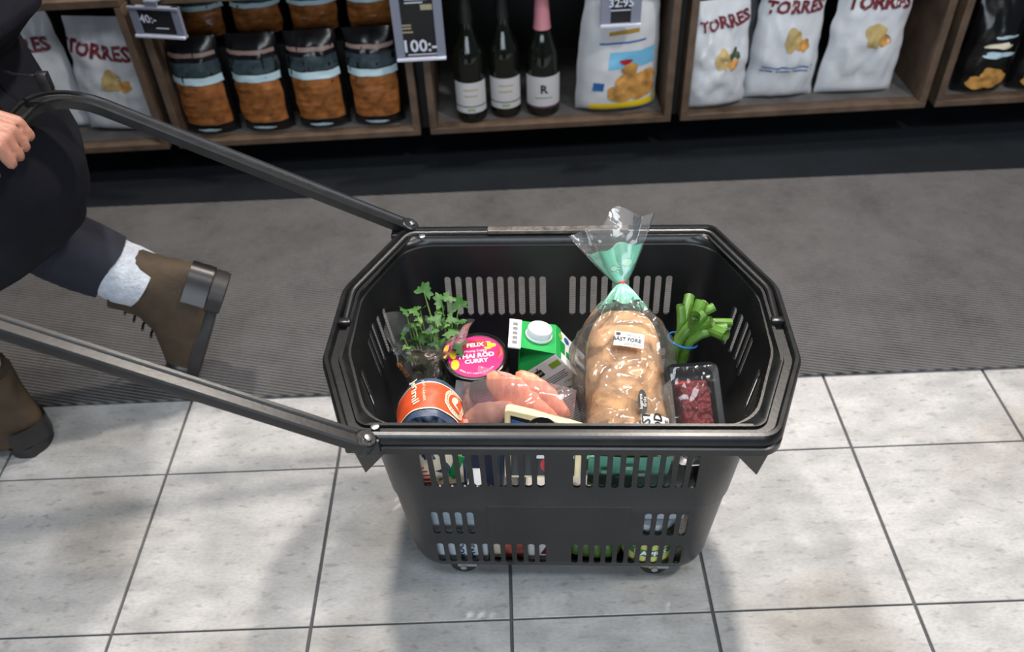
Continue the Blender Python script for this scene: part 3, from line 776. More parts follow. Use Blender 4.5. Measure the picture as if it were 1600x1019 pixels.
lb = build('paper_label', rectpatch(ml, .038, .05), m_white, bread, smooth=60)
text('label_lettering', 'ROST', .016, m_ink, lb, lambda x, y: ml2(-y-.012, x+.008), bold=.0004)
text('label_lettering', 'BRÖD', .016, m_ink, lb, lambda x, y: ml2(-y+.004, x+.006), bold=.0004)
for k in range(4): build('label_print_line', rectpatch(lambda x, y: ml2(x+.0135+.0014*k, y+.002), .0007, .038, 1, 3), M('grey_ink', S(80, 80, 84), .6), lb)
mbb = bmap(.018, .064, 0, .003); mbb2 = bmap(.018, .064, 0, .0042)
bub = build('black_bubble', G().disc(lambda x, y: mbb(x*.0065+(.004*(y+.6)**2 if y < -.6 else 0), y*.018), 4, 20), m_ink, bread, smooth=60)
text('bubble_lettering', 'bagarens', .0062, m_white, bub, lambda x, y: mbb2(-y-.0022, x))
text('bubble_lettering', 'färska', .0062, m_white, bub, lambda x, y: mbb2(-y+.0032, x))
# knot, frill and tail, laid over the basket edge
KP = V((0, -.028, LL+.036))
def frill(a, s):
    r = .0055+.021*s**.8; rip = 1+.22*math.sin(7*a+2)*s+.12*math.sin(12*a)*s
    return KP+V((r*1.15*rip*math.cos(a), r*.8*rip*math.sin(a)+.012*s*s, -.034*s+.003*math.sin(5*a)*s))
build('mint_frill', G().grid(lambda a, s: frill(2*PI*a, s), 56, 10, True), m_mint, bread, smooth=60)
LMi = LM.inverted()
TIP = LMi @ V((.077, .152, .452))
td = (TIP-KP); tl = td.length; td.normalize(); tx = V((1, 0, 0)); tx = (tx-td*tx.dot(td)).normalized(); ty = td.cross(tx)
def tail(a, s, wmax, tmax, lenk, ed=0.):
    ww = .005+(wmax-.005)*s**.75; tt = .005+(tmax-.005)*s
    c = math.cos(a); rip = 1+.10*math.sin(6*a+1.3)*s
    end = lenk*(1+ed*(math.sin(3.1*c+.7)*.5+.3*math.sin(7*c)))
    return KP+td*(tl*s*end)+tx*(ww*c*rip)+ty*(tt*math.sin(a)+.012*s*math.sin(4.2*c+.5)*s)
build('mint_tail', G().grid(lambda a, s: tail(2*PI*a, s, .036, .014, .62, .12), 56, 14, True), m_mint, bread, smooth=60)
build('clear_tail', G().grid(lambda a, s: tail(2*PI*a, s, .058, .020, 1.08, .22), 64, 18, True), film('tail_film', gloss=.05, rough=.08, bscale=20, bump=.5, milk=.08), bread, smooth=50)
build('red_clip', G().lathe([(.0062, -.006), (.0072, -.005), (.0072, .005), (.0062, .006)], 20, KP, td), M('red_clip', S(196, 88, 84), .5), bread)
def tailmap(u0, v0, off=-.003):
    def mp(x, y):
        s = v0+y/tl/.62; p = tail(-PI/2+0, s, .036, .014, .62, .12)
        c = max(-.95, min(.95, (u0+x)/(.005+(.036-.005)*s**.75)))
        a = -math.acos(c); q = tail(a, s, .036, .014, .62, .12)
        return q+ty*off
    return mp
mp = tailmap(-.008, .50)
build('sun_print', G().disc(lambda x, y: mp(x*.004, y*.004), 1, 16), m_mint2, bread)
for k in range(14):
    a = 2*PI*k/14
    build('sun_ray', G().add([mp(math.cos(a+o)*r, math.sin(a+o)*r) for r, o in ((.0055, -.09), (.0092, -.06), (.0092, .06), (.0055, .09))], [(0, 1, 2, 3)]), m_mint2, bread)
mp = tailmap(.012, .55); build('leaf_print', G().disc(lambda x, y: mp(x*.007, y*.0045+.002*x), 1, 14), m_mint2, bread)

# ---- spring onions
on_root = empty('spring_onion_bunch', inb(Matrix.Translation((.165, .02, .17))), 'bunch of cut green spring onions held by a blue rubber band', 'spring onions')
m_on = M('onion_green', S(84, 126, 46), .4, var=.35, vscale=35, bump=.1)
m_onin = M('onion_inside', S(84, 118, 46), .5, var=.2)
tips = [(1080, 462, .085), (1103, 470, .07), (1116, 472, .055), (1103, 487, .045), (1122, 495, .05), (1151, 500, .04), (1138, 508, .03), (1142, 516, .02), (1062, 482, .05), (1085, 490, .02), (1094, 478, .065)]
tipL = [V((.190, .085, .372)), V((.203, .060, .384)), V((.222, .062, .372)), V((.205, .038, .380)), V((.215, .030, .372)), V((.247, .050, .352)), V((.236, .028, .362)), V((.232, .008, .366)), V((.172, .050, .386)), V((.188, .02, .392)), V((.213, .08, .36))]
bandc = V((.178, .032, .335)); basep = V((.158, .012, .19))
for k, tpn in enumerate(tipL):
    a = 2*PI*k*.38; r = .004+.013*((k % 4)/3)
    q = (bandc-basep).normalized(); e1 = q.cross(V((0, 1, 0))).normalized(); e2 = q.cross(e1)
    off = e1*math.cos(a)*r+e2*math.sin(a)*r
    p0 = basep+off*.7; p1 = bandc+off
    pts = []
    for i in range(9):
        t = i/8
        if t < .55: pts.append(p0.lerp(p1, t/.55))
        else:
            s = (t-.55)/.45; d = (p1-p0).normalized()*(tpn-p1).length
            pts.append(p1+d*s*(1-s)*.5+(tpn-p1)*(s*.5+.5*s*s)+(d*.15*s*(1-s)))
    pts = [p-V((.165, .02, .17)) for p in pts]
    rt_ = .0078+.0016*math.sin(k*2.1)
    g = G().tube(pts, [.0062+.0015*i/8 if i < 5 else .0068+(rt_-.0068)*(i-4)/4 for i in range(9)], 12, cap=False)
    # hollow end: inner tube
    dl = (pts[-1]-pts[-2]).normalized()
    st_ = build('stalk', g, m_on, on_root)
    build('hollow_end', G().tube([pts[-1]+dl*.0004, pts[-1]-dl*.010], [rt_*.93, rt_*.6], 12, cap=False).tube([pts[-1]-dl*.010, pts[-1]-dl*.0105], [rt_*.6, .0005], 12, cap=False), m_onin, st_)
bq = (bandc-basep).normalized().to_track_quat('Z', 'Y').to_matrix()
bd = [bandc-V((.165, .02, .17))+bq @ V((.0215*math.cos(2*PI*k/28), .0215*math.sin(2*PI*k/28), .003*math.sin(2*PI*k/28))) for k in range(29)]
build('rubber_band', G().tube(bd, .0014, 8), M('blue_rubber', S(40, 110, 190), .5), on_root)

# ---- minced meat tray
MM = frame((.192, -.128, .262), V((.97, .16, -.03)), V((-.06, .60, .42)))
mt = empty('mince_tray', inb(MM), 'black tray of red minced meat under film beside the bread', 'meat tray')
# local x right, z along length, -y faces viewer
TWm, TLm = .033, .128
m_tray = M('tray_black', (.012, .013, .015), .22)
def trl(wx, z0, z1, y, r=.012):
    vs_ = [V((-wx, z0)), V((wx, z0)), V((wx, z1)), V((-wx, z1))]
    return [V((p.x, y, p.y)) for p in rloop(vs_, [r]*4, 0, 4)]
g = G().loft([trl(TWm-.012, .012, TLm-.012, .030), trl(TWm-.006, .005, TLm-.005, .027), trl(TWm-.003, .002, TLm-.002, -.004), trl(TWm+.004, -.005, TLm+.005, -.006), trl(TWm+.004, -.005, TLm+.005, -.0085), trl(TWm-.004, .002, TLm-.002, -.007), trl(TWm-.008, .007, TLm-.007, .024)], True, True)
build('tray', g, m_tray, mt, smooth=40)
m_meat = M('minced_meat', S(128, 38, 40), .5, var=.55, vscale=70, bump=.9, bscale=130, detail=6)
def meatpt(u, v):
    x = (-1+2*u)*(TWm-.009); z = .008+(TLm-.024)*v
    e = min(1, 5*(1-abs(2*u-1)))*min(1, 6*min(v, 1-v)); e = math.sqrt(e)
    return V((x, .012-.026*e-.004*nz((x, z, 0), 110)-.003*nz((x, z, 1), 220), z))
build('meat', G().grid(meatpt, 40, 60), m_meat, mt, smooth=80)
build('fat_piece', G().grid(lambda u, v: V((.018+.005*math.sin(PI*v)*(2*u-1), -.0145-.002*math.sin(PI*u)*math.sin(PI*v), .026+.009*v)), 6, 6), M('fat_white', S(222, 190, 176), .5), mt)
build('cover_film', G().grid(lambda u, v: V((-TWm+2*TWm*u, -.017-.003*math.sin(PI*u)*math.sin(PI*v)-.0012*nz((u*4, v*6, 0), 3), .001+(TLm-.002)*v)), 20, 24), film('meat_film', gloss=.02, rough=.08, bscale=12, milk=.02), mt)
build('film_side', G().grid(lambda u, v: V((-TWm-.024+.024*u, .012-.030*u, -.002+(TLm-.015)*v-.02*(1-u)*v)), 8, 10), film('grey_side_film', (.75, .75, .75), .1, .2, 20, .3, .22), mt)
lbm = build('white_label', G().box((.004, -.012, -.0065), (.05, .022, .001)), m_white, mt, smooth=0)
text('label_lettering', 'Nötfärs', .011, m_red, lbm, lambda x, y: V((.004+x, -.012+y, -.0074)))

# ---- salmon fillets in a pouch
PM = frame((-.062, -.085, .322), V((.83, -.30, -.05)), V((.10, .62, .70)))
PMi = PM
sal = empty('fish_pouch', inb(PMi), 'vacuum pouch of pink salmon fillets in front of the soup tub', 'fish pouch')
m_fish = M('salmon_flesh', S(232, 146, 112), .4, var=.2, vscale=30, bump=.25, bscale=60, sss=.1)
m_fish2 = M('salmon_pale', S(240, 184, 162), .4, var=.2, vscale=35, bump=.25, bscale=60, sss=.1)
for mm in (m_fish, m_fish2):
    nt = mm.node_tree; pb = nt.nodes['Principled BSDF']; tc = [n for n in nt.nodes if n.type == 'TEX_COORD'][0]
    wv = nt.nodes.new('ShaderNodeTexWave'); wv.inputs['Scale'].default_value = 26; wv.inputs['Distortion'].default_value = 5; wv.inputs['Detail'].default_value = 2; wv.inputs['Detail Scale'].default_value = 3
    nt.links.new(tc.outputs['Object'], wv.inputs['Vector'])
    rp = nt.nodes.new('ShaderNodeValToRGB'); rp.color_ramp.elements[0].position = .05; rp.color_ramp.elements[1].position = .4
    rp.color_ramp.elements[0].color = (1, 1, 1, 1); rp.color_ramp.elements[1].color = (0, 0, 0, 1)
    nt.links.new(wv.outputs['Fac'], rp.inputs['Fac'])
    mxc = nt.nodes.new('ShaderNodeMix'); mxc.data_type = 'RGBA'; mxc.inputs[7].default_value = (*S(246, 205, 180), 1)
    ml_ = nt.nodes.new('ShaderNodeMath'); ml_.operation = 'MULTIPLY'; ml_.inputs[1].default_value = .18
    nt.links.new(rp.outputs[0], ml_.inputs[0]); nt.links.new(ml_.outputs[0], mxc.inputs[0])
    src = pb.inputs['Base Color'].links[0].from_socket; nt.links.new(src, mxc.inputs[6]); nt.links.new(mxc.outputs[2], pb.inputs['Base Color'])
def fillet(name, c, L, W, T, rot, mat, seed):
    def fn(a, s):
        th = 2*PI*a; k = math.sin(PI*min(1, max(0, s)))**.5*(1-.35*s)
        x = W*k*math.cos(th); y = T*k*math.sin(th); z = (s-.5)*L
        p = V((x, y, z)); p += V((math.cos(th), math.sin(th), 0))*(.003*nz(p, 40, seed)+.0012*math.sin(z*380+x*120)*.5)*k
        R = Matrix.Rotation(rot, 3, 'Y'); return R @ p+V(c)
    build(name, G().grid(fn, 28, 24, True), mat, sal, smooth=70)
fillet('fillet', (.016, -.006, .010), .125, .028, .010, math.radians(118), m_fish, 1)
fillet('fillet', (-.030, -.016, -.014), .080, .021, .011, math.radians(62), m_fish2, 4)
fillet('fillet', (.040, -.001, .022), .095, .020, .012, math.radians(122), m_fish, 9)
def pouch(side):
    def fn(u, v):
        x = -.070+.156*u; z = -.052+.108*v-.022*u-.034*v*(1-u)**3
        e = (math.sin(PI*u)*math.sin(PI*v))**.35 if 0 < u < 1 and 0 < v < 1 else 0
        y = side*((.026 if side < 0 else .017)*e+.004*abs(nz((u*5, v*5, side), 2.1, 3))*e)
        return V((x, y-.006, z))
    return fn
build('clear_pouch', G().grid(pouch(-1), 30, 24).grid(pouch(1), 30, 24), film('pouch_film', (.98, .90, .92), .05, .09, 22, .6, .09), sal, smooth=50)
build('pouch_seal', G().grid(lambda u, v: V((-.083+.022*u, -.006-.002*math.sin(5*v+3*u), -.06+.085*v+.004*math.sin(9*v))), 6, 14), film('seal_film', (.9, .84, .88), .08, .12, 30, .5, .25), sal, smooth=50)
build('pouch_seal', G().grid(lambda u, v: V((-.052+.05*u, -.008+.004*math.sin(6*u), .040-.006*u+.010*v)), 10, 4), film('seal_film2', (.88, .84, .9), .08, .12, 30, .5, .25), sal, smooth=50)

# ---- cheese wedge
KM = frame((-.025, -.178, .249), V((1, 0, 0)), V((.0, .5, .866)))
chz = empty('cheese_wedge', inb(KM), 'pale yellow cheese wedge with black label at the basket front', 'cheese')
poly = [(-.046, .03), (.055, .03), (.058, .098), (.03, .107), (-.005, .117), (-.034, .1235), (-.041, .1245), (-.045, .122)]
build('cheese', G().prism(poly, lambda x, z: (x, -.012, z), lambda x, z: (x, .012, z)), M('cheese_yellow', S(238, 222, 176), .45, var=.06, bump=.05), chz, smooth=0, bevel=.003)
lpoly = [(-.037, .034), (.045, .034), (.048, .090), (-.006, .108), (-.037, .116)]
lbz = build('black_label', G().prism(lpoly, lambda x, z: (x, -.0134, z), lambda x, z: (x, -.0120, z)), m_ink, chz, smooth=0)
build('blue_stripe', G().prism([(-.036, .103), (-.036, .111), (-.014, .105), (-.014, .096)], lambda x, z: (x, -.0140, z), lambda x, z: (x, -.0130, z)), m_blue, lbz, smooth=0)
build('yellow_stripe', G().prism([(-.036, .091), (-.036, .102), (-.014, .095), (-.014, .084)], lambda x, z: (x, -.0140, z), lambda x, z: (x, -.0130, z)), m_yellow, lbz, smooth=0)
build('silver_ring', G().tube([(.003+.0205*math.cos(2*PI*k/32), -.0145, .094+.0205*math.sin(2*PI*k/32)) for k in range(33)], .0007, 6), m_steel, lbz)
build('round_badge', G().prism([(.003+.02*math.cos(2*PI*k/28), .094+.02*math.sin(2*PI*k/28)) for k in range(28)], lambda x, z: (x, -.0148, z), lambda x, z: (x, -.0125, z)), m_ink, lbz, smooth=0)
text('badge_lettering', 'Ost', .016, m_yellow, lbz, lambda x, y: V((.002+x, -.0152, .101+y)))
build('red_seal', G().prism([(.012+.011*math.cos(2*PI*k/20), .049+.011*math.sin(2*PI*k/20)) for k in range(20)], lambda x, z: (x, -.0142, z), lambda x, z: (x, -.0130, z)), m_red, lbz, smooth=0)
build('white_print', G().box((.02, -.0136, .068), (.05, .001, .02)), M('pale_card', S(220, 226, 236), .5), lbz, smooth=0)

# ---- arched orange and navy paper bag
OM = frame((-.174, -.110, .222), V((1, .05, 0)), V((0, .12, 1)))
orb = empty('orange_pouch', inb(OM), 'soft paper pouch with orange band and navy ends at the front left corner', 'pouch')
m_orange = M('orange_print', S(222, 84, 44), .5, var=.06, bump=.08, bscale=40)
m_navy = M('navy_paper', S(62, 78, 104), .45, var=.3, vscale=40, bump=.5, bscale=45)
RX, RZ, ZC = .046, .062, .074
def barrel(a, d, off=0.):     # a 0..1 left to right, d 0..1 front to back
    t = 1.35*(a-.5)*2      # -1.35..1.35
    lean = .012
    if abs(t) <= 1:
        th = PI/2*(1-t)
        p = V((-(RX+off)*math.cos(PI-th)*1.0, 0, ZC+(RZ+off)*math.sin(th)))
    else:
        p = V((math.copysign(RX+off, t), 0, ZC-(abs(t)-1)*.22))
    p.y = -.033+.066*d
    p.z += -.010*(1-d)+.004*math.sin(PI*d)+.0025*nz((a*4, d*3, 0), 2, 4)
    p.x += .0025*nz((a*4, d*3, 2), 2, 7)
    return p
build('navy_band', G().grid(lambda a, d: barrel(a, d), 48, 14), m_navy, orb, smooth=70)
build('orange_band', G().grid(lambda a, d: barrel(a, .16+.68*d, .0010), 48, 10), m_orange, orb, smooth=70)
for d0 in (.145, .835): build('cream_line', G().grid(lambda a, d: barrel(a, d0+.025*d, .0014), 48, 2), m_cream, orb, smooth=70)
# crumpled front and back ends
def endcap(d, depth):
    def fn(x, y):
        r = math.hypot(x, y); a = (math.atan2(x, y+1e-9))
        t = .5+a/(2*PI)*.999
        p = barrel(max(0, min(1, t)), d); c = V((0, p.y, .075))
        q = c.lerp(p, r); q.y += depth*(1-r)**.7*(1+.5*nz((x*2, y*2, d), 2.2, 3))+(.014*nz((x*2, y*2, d), 2.2, 6)+.010*abs(nz((x*2, y*2, d), 4.5, 2)))*min(1, 5*(1-r))
        return q
    return fn
build('navy_fold', G().disc(endcap(0, -.016), 18, 72), m_navy, orb, smooth=70)
build('navy_fold', G().disc(endcap(1, -.006), 6, 48), m_navy, orb, smooth=70)
fp = build('cream_front', G().grid(lambda u, v: V((-.045+.088*u, -.0425-.004*math.sin(PI*u), .012+.058*v)), 10, 6), m_cream, orb, smooth=60)
for k in range(7): build('red_print_line', G().box((-.03+.004*k, -.0472, .06-.007*k), (.026, .0006, .0018)), m_red, fp, smooth=0)
build('green_print', G().box((.034, -.0452, .045), (.012, .0008, .04), Matrix.Rotation(.35, 3, 'Y')), m_green, fp, smooth=0)
def bmp(a0, d0, rot):
    arc = (RX+RZ)/2*PI/2*1.0*2
    def mp_(x, y):
        X = x*math.cos(rot)-y*math.sin(rot); Y = x*math.sin(rot)+y*math.cos(rot)
        return barrel(a0+X/(.185*1.35), d0+Y/.066, .0022)
    return mp_
text('pouch_lettering', 'Jeremil', .017, m_cream, orb, bmp(.41, .66, PI*.55+PI), bold=.0004)
text('pouch_lettering', 'FINT KÄRNBR', .0062, m_cream, orb, bmp(.475, .60, PI*.55+PI))
mp = bmp(.70, .50, 0)
build('logo_disc', G().disc(lambda x, y: mp(x*.0205, y*.0205), 4, 36), m_cream, orb, smooth=70)
mp2 = lambda x, y: (lambda q: q+V((.0007*math.copysign(1, q.x), 0, .0006)))(mp(x, y))
lg = build('logo_centre', G().disc(lambda x, y: mp2(x*.0135, y*.0135), 3, 30), m_orange, orb, smooth=70)
mp3 = lambda x, y: (lambda q: q+V((.0013, 0, .0011)))(mp(x, y))
build('bird_mark', G().disc(lambda x, y: mp3(x*.006-.002, y*.005+.004+.002*x), 2, 16), m_cream, lg, smooth=70)
build('bird_mark', G().disc(lambda x, y: mp3(x*.0085+.002, y*.0026-.003-.004*x), 2, 16), m_cream, lg, smooth=70)
for k in range(26):
    a = 2*PI*k/26
    build('logo_tick', G().add([mp2(math.cos(a+o)*r, math.sin(a+o)*r) for r, o in ((.0155, -.05), (.0185, -.05), (.0185, .05), (.0155, .05))], [(0, 1, 2, 3)]), M('tan_print', S(205, 150, 110), .5), orb)

# ---- coriander in a sleeve
hb = V((-.174, -.005, .17)); ht = V((-.190, .058, .350))
herb = empty('coriander_bunch', inb(Matrix.Translation(hb)), 'bunch of green coriander in a printed clear sleeve beside the soup tub', 'herbs')
m_leaf = M('coriander_leaf', S(56, 100, 38), .45, var=.35, vscale=60, bump=.2)
m_leaf2 = M('coriander_leaf_light', S(86, 124, 54), .45, var=.3, vscale=60)
m_stem = M('coriander_stem', S(112, 146, 70), .5, var=.2)
# one shared leaf mesh: three toothed lobes, slightly curled
def leafmesh(seed):
    rng = random.Random(seed); g = G(); pts = []
    for k in range(27):
        a = -2.25+4.5*k/26
        lobes = .62+.38*abs(math.cos(1.5*a*1.05)); teeth = 1+.16*math.sin(9*a+seed)
        r = lobes*teeth
        pts.append(V((math.sin(a)*r, math.cos(a)*r, .16*math.cos(2.5*a+seed)*r-.15*r*r)))
    g.add([V((0, -.12, 0))]+pts, [(0, i+2, i+1) for i in range(26)])
    return g
lm = []
for k in range(3):
    o = build('leaf', leafmesh(k), m_leaf if k < 2 else m_leaf2, herb, smooth=70); lm.append(o)
rng = random.Random(5)
sd = (ht-hb)
leaf_spots = []
for k in range(22):
    spread = V((rng.uniform(-.042, .050), rng.uniform(-.025, .03), rng.uniform(-.03, .012)))
    if k < 5: spread = [V((-.004, .02, .040)), V((.030, .025, .026)), V((.046, .02, .014)), V((.020, .02, .022)), V((.036, .0, .006))][k]
    top = ht-hb+spread; bot = V((rng.uniform(-.012, .012), rng.uniform(-.01, .01), 0))
    mid = bot.lerp(top, .55)+V((rng.uniform(-.008, .008), 0, 0))
    build('stem', G().tube([bot, bot.lerp(mid, .5), mid, mid.lerp(top, .6)+V((0, 0, .003)), top], [.0017, .0016, .0014, .0012, .0009], 6), m_stem, herb)
    leaf_spots.append((top, 1.0))
    for q in range(5):
        t = rng.uniform(.30, .97); wq = .008+.030*t*t
        p = bot.lerp(top, t)*1.0; p.x = p.x*.8-.04*t*(1-t)+rng.uniform(-wq, wq)*.6; p.y += rng.uniform(-.016, .006); p.z += rng.uniform(-.008, .008)
        leaf_spots.append((p, .72))
for i, (p, s) in enumerate(leaf_spots):
    o = lm[i] if i < 3 else lm[i % 3].copy()
    if i >= 3: col.objects.link(o)
    o.location = p; k = s*rng.uniform(.0085, .0145)*(1.25 if i < 24 and i % 4 == 0 else 1); o.scale = (k, k, k)
    o.rotation_euler = (rng.uniform(-.2, 1.1), rng.uniform(-.6, .6), rng.uniform(0, 6.28))
sx_ = V((1, 0, 0)); 
def sleeve(a, s, off=0.):
    c = V((-.004, -.003, 0)).lerp(ht-hb+V((.0, -.006, -.004)), s)
    c.x -= .05*s*(1-s)
    wx = .014+.052*s**1.8; wy = .014+.018*s
    rip = 1+.05*math.sin(5*a+1)*s
    p = c+V((wx*rip*math.cos(a), wy*math.sin(a)*rip-.0*s, 0))
    p += V((math.cos(a), math.sin(a), 0))*(.004*nz((math.cos(a), math.sin(a), s*4), 2.3, 8)+off)
    if s > .9: p.z += .012*math.cos(a*2+.6)
    return p
m_sleeve = film('sleeve_film', (.97, .97, .96), .03, .12, 14, .4, .07, .35)
build('clear_sleeve', G().grid(lambda a, s: sleeve(2*PI*a, s), 56, 30, True), m_sleeve, herb, smooth=50)
build('sleeve_flap', G().grid(lambda u, v: (lambda p: p+V((.004*v, -.004*math.sin(PI*u)-.003, -.002)))(sleeve(-2.0+1.0*u, .55+.45*v)), 14, 12), film('flap_film', (.80, .66, .58), .03, .12, 16, .4, .14), herb, smooth=50)
def slmap(a0, s0, rot, off=.0025):
    def mp_(x, y):
        X = x*math.cos(rot)-y*math.sin(rot); Y = x*math.sin(rot)+y*math.cos(rot)
        return sleeve(a0+X/.055, s0+Y/.24, off)
    return mp_
m_opr = M('sleeve_orange', S(226, 140, 60), .5)
text('sleeve_lettering', 'Sval', .020, m_opr, herb, slmap(-2.35, .70, -1.1), bold=.0006)
text('sleeve_lettering', 'Koriander', .017, m_opr, herb, slmap(-2.2, .40, -1.35), bold=.0005)
text('sleeve_lettering', 'ört', .022, m_white, herb, slmap(-1.35, .86, -1.0), bold=.0005)
for k in range(6):
    a = 2*PI*k/6; mp = slmap(-2.45, .86, 0)
    build('white_star_print', G().add([mp(math.cos(a)*.002, math.sin(a)*.002), mp(math.cos(a+.25)*.008, math.sin(a+.25)*.008), mp(math.cos(a)*.013, math.sin(a)*.013), mp(math.cos(a-.25)*.008, math.sin(a-.25)*.008)], [(0, 1, 2, 3)]), m_white, herb)
mp = slmap(-1.95, .93, 0); build('white_sticker', G().disc(lambda x, y: mp(x*.0065, y*.0036), 1, 18), m_white, herb)
for k in range(9):
    mp = slmap(-1.25, .58-.03*k, .25); build('barcode_bar', G().add([mp(-.010, -.0013), mp(.010, -.0013), mp(.010, .0013), mp(-.010, .0013)], [(0, 1, 2, 3)]), M('sleeve_grey', S(196, 196, 190), .5), herb)

# ---- goods lower in the basket, seen through the slots
def gbox(name, c, d, mat, label, cat, rz=0., bev=.004):
    o = build(name, G().box((0, 0, d[2]/2), d), mat, None, smooth=0, bevel=bev)
    o.matrix_world = inb(Matrix.Translation(c) @ Matrix.Rotation(rz, 4, 'Z')); return tag(o, label, cat)
m_pk = M('package_white', S(212, 222, 232), .45, var=.06)
z0 = .0375
p1 = gbox('frozen_pack', (-.148, -.119, z0), (.084, .05, .165), m_pk, 'white frozen vegetable pack behind the left lower slots', 'package')
build('blue_band', G().box((0, -.0255, .118), (.08, .0012, .02)), M('light_blue_band', S(188, 206, 218), .5), p1, smooth=0)
text('pack_lettering', 'BROCKOLI', .018, M('navy_ink', S(34, 52, 90), .5), p1, lambda x, y: V((.001-y, -.0262, .044+x)))
text('pack_lettering', 'HAVSSOLT', .018, M('navy_ink', S(34, 52, 90), .5), p1, lambda x, y: V((.017-y, -.0262, .044+x)))
p2 = gbox('sausage_pack', (-.075, -.118, z0), (.052, .042, .10), M('sausage_red', S(176, 96, 84), .4, var=.5, vscale=60), 'red and white sausage pack behind the lower front slots', 'package')
build('paper_sleeve', G().box((-.017, -.0215, .05), (.014, .0012, .09)), m_cream, p2, smooth=0)
p3 = gbox('white_box', (-.022, -.118, z0), (.05, .05, .17), M('box_white', S(222, 220, 216), .5), 'small white box between the sausage pack and cucumber', 'box')
build('dark_print', G().prism([(-.005, .02), (.024, .02), (.024, .09)], lambda x, z: (x, -.0258, z), lambda x, z: (x, -.0249, z)), M('wine_print', S(96, 30, 44), .5), p3, smooth=0)
cu = empty('cucumber', inb(Matrix.Translation((.045, -.126, z0+.030))), 'dark green cucumber lying behind the lower middle slots', 'cucumber')
build('cucumber_body', G().tube([(-.04+.09*t/10, .012*math.sin(t/10*PI)*0, .004*math.sin(t*.7)) for t in range(11)], [.006, .019, .0225, .0235, .024, .024, .024, .0235, .0225, .019, .007], 20), M('cucumber_skin', S(64, 92, 30), .4, var=.4, vscale=50, bump=.3), cu)
build('stalk_end', G().lathe([(.005, 0), (.003, .006)], 10, (-.04, 0, 0), V((-1, 0, 0))), m_stem, cu)
jr = empty('relish_jar', inb(Matrix.Translation((.135, -.115, z0))), 'glass jar with yellow and green label behind the lower right slots', 'jar')
build('jar_glass', G().lathe([(.036, 0), (.040, .004), (.040, .082), (.034, .092)], 32), M('jar_glass', S(120, 130, 90), .1), jr)
build('jar_label', arc_patch(.0408, -1.3, 1.3, .012, .076), M('lime_label', S(206, 206, 120), .5, var=.1), jr)
build('label_band', arc_patch(.0412, -1.3, 1.3, .034, .050), M('forest_label', S(70, 120, 70), .5), jr)
text('jar_lettering', 'KAPRIS', .016, m_white, jr, cyl_map(.0418, .042), bold=.0005)
build('jar_lid', G().lathe([(.037, .09), (.0385, .092), (.0385, .104), (.036, .106)], 32), M('jar_lid', S(196, 204, 210), .4), jr)
p4 = gbox('crispbread_box', (.142, -.112, z0+.1075), (.075, .06, .062), m_pk, 'white and pale blue box on the jar behind the right slots', 'box')
build('pale_band', G().box((0, -.0305, .045), (.07, .0012, .025)), m_cream, p4, smooth=0)
p5 = gbox('flour_pack', (.055, -.005, z0), (.20, .13, .085), m_pk, 'large white paper pack lying on the basket floor', 'package', .05, .008)
p6 = gbox('pasta_box', (-.145, .0, z0), (.11, .13, .165), M('pasta_blue', S(60, 84, 120), .5), 'dark blue box on the basket floor under the soup tub', 'box', .0, .003)
p8 = gbox('juice_carton', (.055, -.12, z0+.05), (.085, .05, .115), M('juice_white', S(220, 220, 214), .5), 'white carton under the bread above the cucumber', 'carton')

# ================================================================== PERSON
def capsules(lst, voxel, smooth_it):
    bm = bmesh.new()
    for a, ra, b_, rb in lst:
        a = V(a); b_ = V(b_)
        for c, r in ((a, ra), (b_, rb)):
            bmesh.ops.create_icosphere(bm, subdivisions=3, radius=r, matrix=Matrix.Translation(c))
        d = b_-a
        if d.length > 1e-5:
            m = Matrix.Translation((a+b_)/2) @ d.to_track_quat('Z', 'Y').to_matrix().to_4x4()
            bmesh.ops.create_cone(bm, cap_ends=True, segments=20, radius1=ra, radius2=rb, depth=d.length, matrix=m)
    me = bpy.data.meshes.new('tmp'); bm.to_mesh(me); bm.free()
    o = bpy.data.objects.new('tmp', me); col.objects.link(o)
    m = o.modifiers.new('r', 'REMESH'); m.mode = 'VOXEL'; m.voxel_size = voxel
    s = o.modifiers.new('s', 'SMOOTH'); s.iterations = smooth_it; s.factor = .5
    bpy.context.view_layer.update()
    r = evalmesh(o); bpy.data.objects.remove(o, do_unlink=True)
    for p in r.polygons: p.use_smooth = True
    return r
PO = V((-.93, 1.12, 0))
caps = []
def chain(pts):
    for (p, r), (q, s) in zip(pts[:-1], pts[1:]): caps.append((p, r, q, s))
# trunk, neck, head (walking to the left)
chain([((-.90, 1.05, .93), .10), ((-.90, 1.19, .93), .10)])
chain([((-.90, 1.12, .93), .12), ((-.92, 1.12, 1.12), .105), ((-.94, 1.12, 1.28), .12), ((-.96, 1.12, 1.42), .055), ((-.985, 1.12, 1.50), .05)])
chain([((-.95, .99, 1.36), .06), ((-.95, 1.25, 1.36), .06)])
chain([((-.99, 1.12, 1.56), .075), ((-.99, 1.12, 1.62), .082)])
chain([((-1.03, 1.12, 1.53), .05), ((-1.02, 1.12, 1.60), .065)])
chain([((-1.085, 1.12, 1.575), .009), ((-1.098, 1.12, 1.555), .012)])
for s in (-1, 1): chain([((-.985, 1.12+s*.083, 1.575), .012), ((-.98, 1.12+s*.087, 1.60), .014)])
